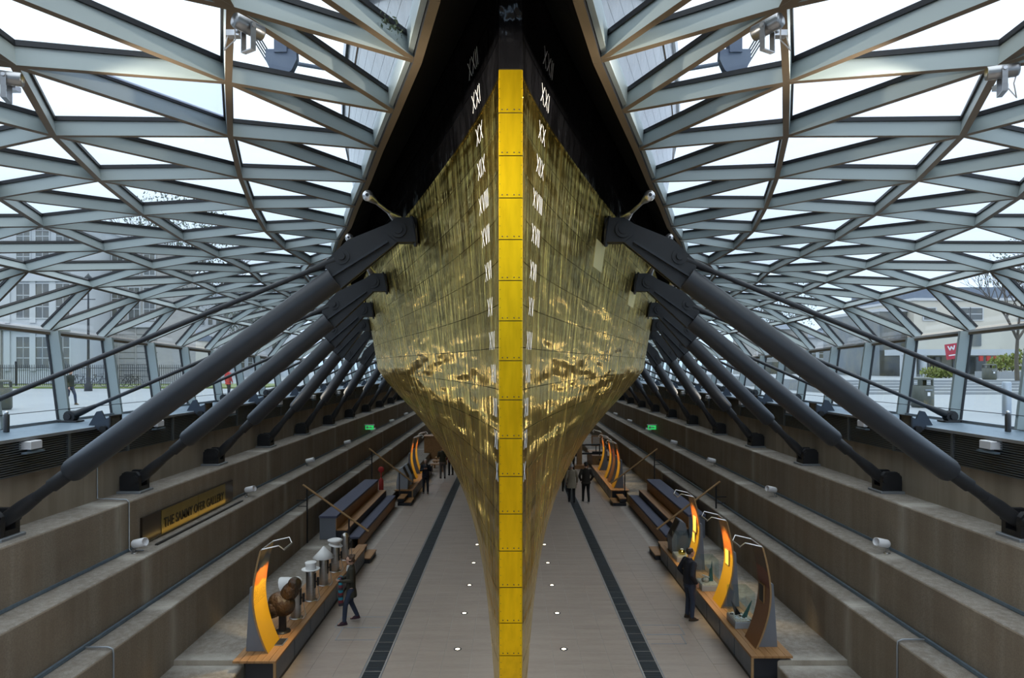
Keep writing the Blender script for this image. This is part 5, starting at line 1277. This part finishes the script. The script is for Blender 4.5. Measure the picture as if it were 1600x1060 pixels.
    for s in (-1,1): ey.ell(hv(s*0.031,0.087,0.018), (0.011*k,0.006*k,0.006*k), 8, 6)
    ey.build('eyes', m_black, r)
    # trousers
    t = MB(); loft(t, [(V(0,0,0.80),0.165*k*bulk,0.12*k*bulk),(V(0,0,0.92),0.165*k*bulk,0.115*k*bulk),(V(0,0,1.03),0.15*k*bulk,0.105*k*bulk)])
    for hp, kn, an in ((hipL,kneL,ankL),(hipR,kneR,ankR)): chain(t, [hp+V(0,0,-0.04), kn, an+V(0,0,0.02)], [0.097*k*bulk,0.068*k,0.055*k])
    me = fuse(t, vox); me.materials.append(bottom); link('trousers', me, r)
    # shoes
    for an in (ankL, ankR):
        s = MB(); loft(s, [(an+V(0,0.05,-0.083),0.048*k,0.135*k),(an+V(0,0.05,-0.06),0.05*k,0.138*k),(an+V(0,0.02,-0.02),0.045*k,0.09*k),(an+V(0,-0.01,0.02),0.04*k,0.05*k)], 14)
        me = fuse(s, 0.012, 2); me.materials.append(shoe); link('shoe', me, r)
    # jacket or coat
    j = MB(); bk = bulk
    rings = [(V(0,0,0.90),0.175*k*bk,0.13*k*bk),(V(0,0,1.02),0.165*k*bk,0.125*k*bk),(V(0,0.0,1.15),0.16*k*bk,0.125*k*bk),(V(0,0,1.30),0.18*k*bk,0.125*k*bk),(V(0,-0.005,1.42),0.175*k*bk,0.10*k*bk),(V(0,-0.01,1.475),0.10*k,0.075*k),(V(0,-0.01,1.51),0.07*k,0.065*k)]
    if coat: rings = [(V(0,-0.01,0.90-coat),0.20*k*bk,0.155*k*bk),(V(0,-0.01,0.90-coat*0.4),0.19*k*bk,0.145*k*bk)]+rings
    loft(j, rings)
    for nm in 'LR':
        sh, e, w, hd, pd, th = A[nm]; chain(j, [sh+V(0,0,-0.02), e, w+(e-w)*0.06], [0.075*k*bk**0.5,0.058*k*bk**0.5,0.044*k])
    me = fuse(j, vox); me.materials.append(top); link('jacket', me, r)
    if collar:
        c_ = MB(); loft(c_, [(V(0,0.05,1.34),0.03*k,0.078*k),(V(0,0.045,1.47),0.05*k,0.062*k),(V(0,0.02,1.505),0.055*k,0.055*k)]); me = fuse(c_, 0.01); me.materials.append(collar); link('shirt', me, r)
    # hair or cap
    if hair:
        h = MB(); h.ell(hc+Rh @ (Vector((0,-0.026,0.038))*k), (0.086*k,0.098*k,0.098*k), 14, 10, R=Rh)
        if hairstyle == 'curly':
            rn = random.Random(5)
            for _ in range(26):
                a = rn.uniform(0,2*PI); zz = rn.uniform(-0.05,0.11); h.ell(hv(0.075*math.cos(a), -0.04+0.075*math.sin(a)*0.9, zz), (0.035*k,)*3, 8, 6)
        me = fuse(h, 0.01, 2)
        # keep the face clear
        bm = bmesh.new(); bm.from_mesh(me); Ri = Rh.transposed()
        dead = [v for v in bm.verts if (lambda p: p.y > 0.045 and p.z < 0.075)(Ri @ (v.co-hc)/k) or (hairstyle == 'balding' and (Ri @ (v.co-hc)/k).z > 0.115)]
        bmesh.ops.delete(bm, geom=dead, context='VERTS'); bm.to_mesh(me); bm.free()
        me.materials.append(hair); link('hair', me, r)
    if hairstyle == 'flatcap':
        c_ = MB(); loft(c_, [(hv(0,0.0,0.06),0.09*k,0.105*k),(hv(0,0.0,0.10),0.093*k,0.11*k),(hv(0,0,0.135),0.06*k,0.08*k)]); loft(c_, [(hv(0,0.09,0.055),0.07*k,0.06*k),(hv(0,0.085,0.07),0.07*k,0.06*k)]); me = fuse(c_, 0.01); me.materials.append(cloth('cap_black',(0.012,0.012,0.013))); link('flat_cap', me, r)
    return r, A, k
c_olive = cloth('dark_olive',(0.032,0.03,0.02)); c_navy = cloth('navy',(0.012,0.015,0.026)); c_jean = cloth('denim',(0.03,0.042,0.075)); c_blackc = cloth('black',(0.010,0.010,0.011)); c_beige = cloth('beige',(0.30,0.25,0.18)); c_grey = cloth('grey',(0.12,0.12,0.125)); c_dkgrn = cloth('dark_green',(0.025,0.03,0.022)); c_maroon = cloth('maroon',(0.10,0.012,0.014)); c_brown = cloth('brown_leather',(0.05,0.032,0.02)); c_plum = cloth('plum',(0.045,0.018,0.03)); c_white = cloth('shirt_white',(0.6,0.6,0.58)); c_taupe = cloth('taupe',(0.16,0.13,0.11)); c_redc = cloth('bright_red',(0.42,0.035,0.03))
h_dark = M('hair_dark', (0.018,0.012,0.009), 0.6, noise=((60,60,60),0.5,(0.03,0.02,0.015))); h_grey = M('hair_grey', (0.42,0.41,0.40), 0.6, noise=((60,60,60),0.4,(0.3,0.29,0.28))); h_brown = M('hair_brown', (0.05,0.028,0.016), 0.6, noise=((60,60,60),0.5,(0.08,0.045,0.025)))
# woman by the hats
wr, WA, wk = person((-3.88,15.55), (-1,-0.35), 'person in a long dark cardigan and jeans with a striped scarf, passing the left bench', H=1.64, top=c_olive, bottom=c_jean, shoe=c_plum, hair=h_brown, coat=0.22, arms='hold', step=0.75, head=0.1, bulk=0.92, vox=0.010, hairstyle='curly', collar=c_white)
sc_t = cloth('scarf_teal',(0.02,0.22,0.30)); sc_r = cloth('scarf_red',(0.16,0.02,0.03)); sc_d = cloth('scarf_dark',(0.03,0.03,0.04))
s_ = MB()
pts = [(0.10,0.24,1.16),(0.0,0.30,1.14),(-0.10,0.27,1.10),(-0.13,0.27,0.92),(-0.12,0.27,0.74),(-0.13,0.26,0.52)]
for i in range(len(pts)-1):
    a = Vector(pts[i])*wk; b_ = Vector(pts[i+1])*wk; n = 3
    for q in range(n):
        p0 = a.lerp(b_, q/n); p1 = a.lerp(b_, (q+1.02)/n); wd2 = 0.065*wk if i > 2 else 0.055*wk
        o = len(s_.v); s_.tube([p0, p1], [wd2, wd2*(1.0+0.06*(q%2))], 10, mi=(i*n+q) % 3)
s_.build('scarf', [sc_t, sc_r, sc_d], wr)
gl_ = MB()
for s in (-1,1):
    ps = [Vector((s*0.032+0.022*math.cos(a*PI/5), 0.128, 1.648+0.018*math.sin(a*PI/5)))*wk for a in range(11)]; gl_.tube(ps, 0.003, 4, caps=False)
gl_.build('glasses', m_black, wr)
person((4.40,15.75), (1,0.25), 'person in a navy jacket and jeans standing with hands in pockets at the right bench', H=1.76, top=c_navy, bottom=c_jean, shoe=c_brown, hair=h_dark, arms='pocket', bulk=1.14, vox=0.010, hairstyle='balding')
person((2.76,29.0), (0.05,1), 'person in a long beige coat walking away on the right of the hull', H=1.74, top=c_beige, bottom=c_blackc, shoe=c_blackc, hair=h_grey, coat=0.24, arms='down', step=0.35, bulk=1.08)
person((3.42,29.1), (-0.05,1), 'person in a black jacket and dark cap walking away beside the beige coat', H=1.78, top=cloth('charcoal_brown',(0.022,0.017,0.013)), bottom=c_blackc, shoe=c_blackc, hair=h_dark, coat=0.08, arms='pocket', step=0.5, bulk=1.12, hairstyle='flatcap')
pr, PA, pk = person((-4.12,31.0), (0.12,-1), 'person in a navy jacket facing the viewer and holding a camera, by the left consoles', H=1.66, top=c_navy, bottom=c_navy, shoe=c_blackc, hair=h_grey, arms='chest', bulk=1.08, collar=c_taupe)
person((-3.72,35.0), (-0.2,1), 'person in a dark green jacket and grey trousers with back turned on the far left', H=1.78, top=c_dkgrn, bottom=c_grey, shoe=c_blackc, hair=h_dark, arms='chest', step=0.2, bulk=1.08)
person((-3.36,36.0), (-0.5,1), 'person in a maroon coat half hidden behind the hull on the far left', H=1.68, top=c_maroon, bottom=c_blackc, shoe=c_blackc, hair=h_dark, coat=0.12, arms='down', bulk=1.0)
br8, BA, bk8 = person((2.66,31.4), (0.1,1), 'person in a taupe coat carrying a white bag, partly behind the hull on the right', H=1.66, top=c_taupe, bottom=c_blackc, shoe=c_blackc, hair=h_brown, coat=0.2, arms='down', step=0.3)
person((3.55,37.2), (0.2,1), 'person in black farthest back on the right next to the hull', H=1.74, top=c_blackc, bottom=c_blackc, shoe=c_blackc, hair=h_dark, coat=0.25, arms='down')
person((-21.2,30.8), (1,-0.2), 'person in dark green walking outside the glass on the left', H=1.7, top=c_dkgrn, bottom=c_jean, shoe=c_brown, hair=h_grey, arms='down', step=0.9, zb=ZG, group='passers by outside')
person((-16.9,38.3), (0.5,1), 'person in a bright red coat walking outside the glass on the left', H=1.72, top=c_redc, bottom=c_navy, shoe=c_blackc, hair=h_grey, coat=0.15, arms='down', step=0.4, zb=ZG, group='passers by outside')
cmr = empty('camera_in_hand', (-4.09,30.72,1.32)); tag(cmr, 'small black camera held at chest height by the person at the left consoles', 'camera')
MB().bbox(-0.07,0.07,-0.03,0.03,-0.04,0.05,0.006).build('camera_body', m_black, cmr); MB().tube([(0,-0.02,0),(0,-0.09,0)], 0.032, 12).build('lens', m_black, cmr)
bg_ = empty('shopping_bag', (2.40,31.5,0.42)); tag(bg_, 'white shopping bag hanging from the hand of the person in taupe', 'bag')
MB().prism([(-0.10,0),(0.10,0),(0.12,0.40),(-0.12,0.40)], 'x', -0.06, 0.06).build('bag_body', m_white, bg_); MB().tube([(0,-0.06,0.38),(0,-0.03,0.5),(0,0.03,0.5),(0,0.06,0.38)], 0.008, 5).build('bag_handle', m_white, bg_)
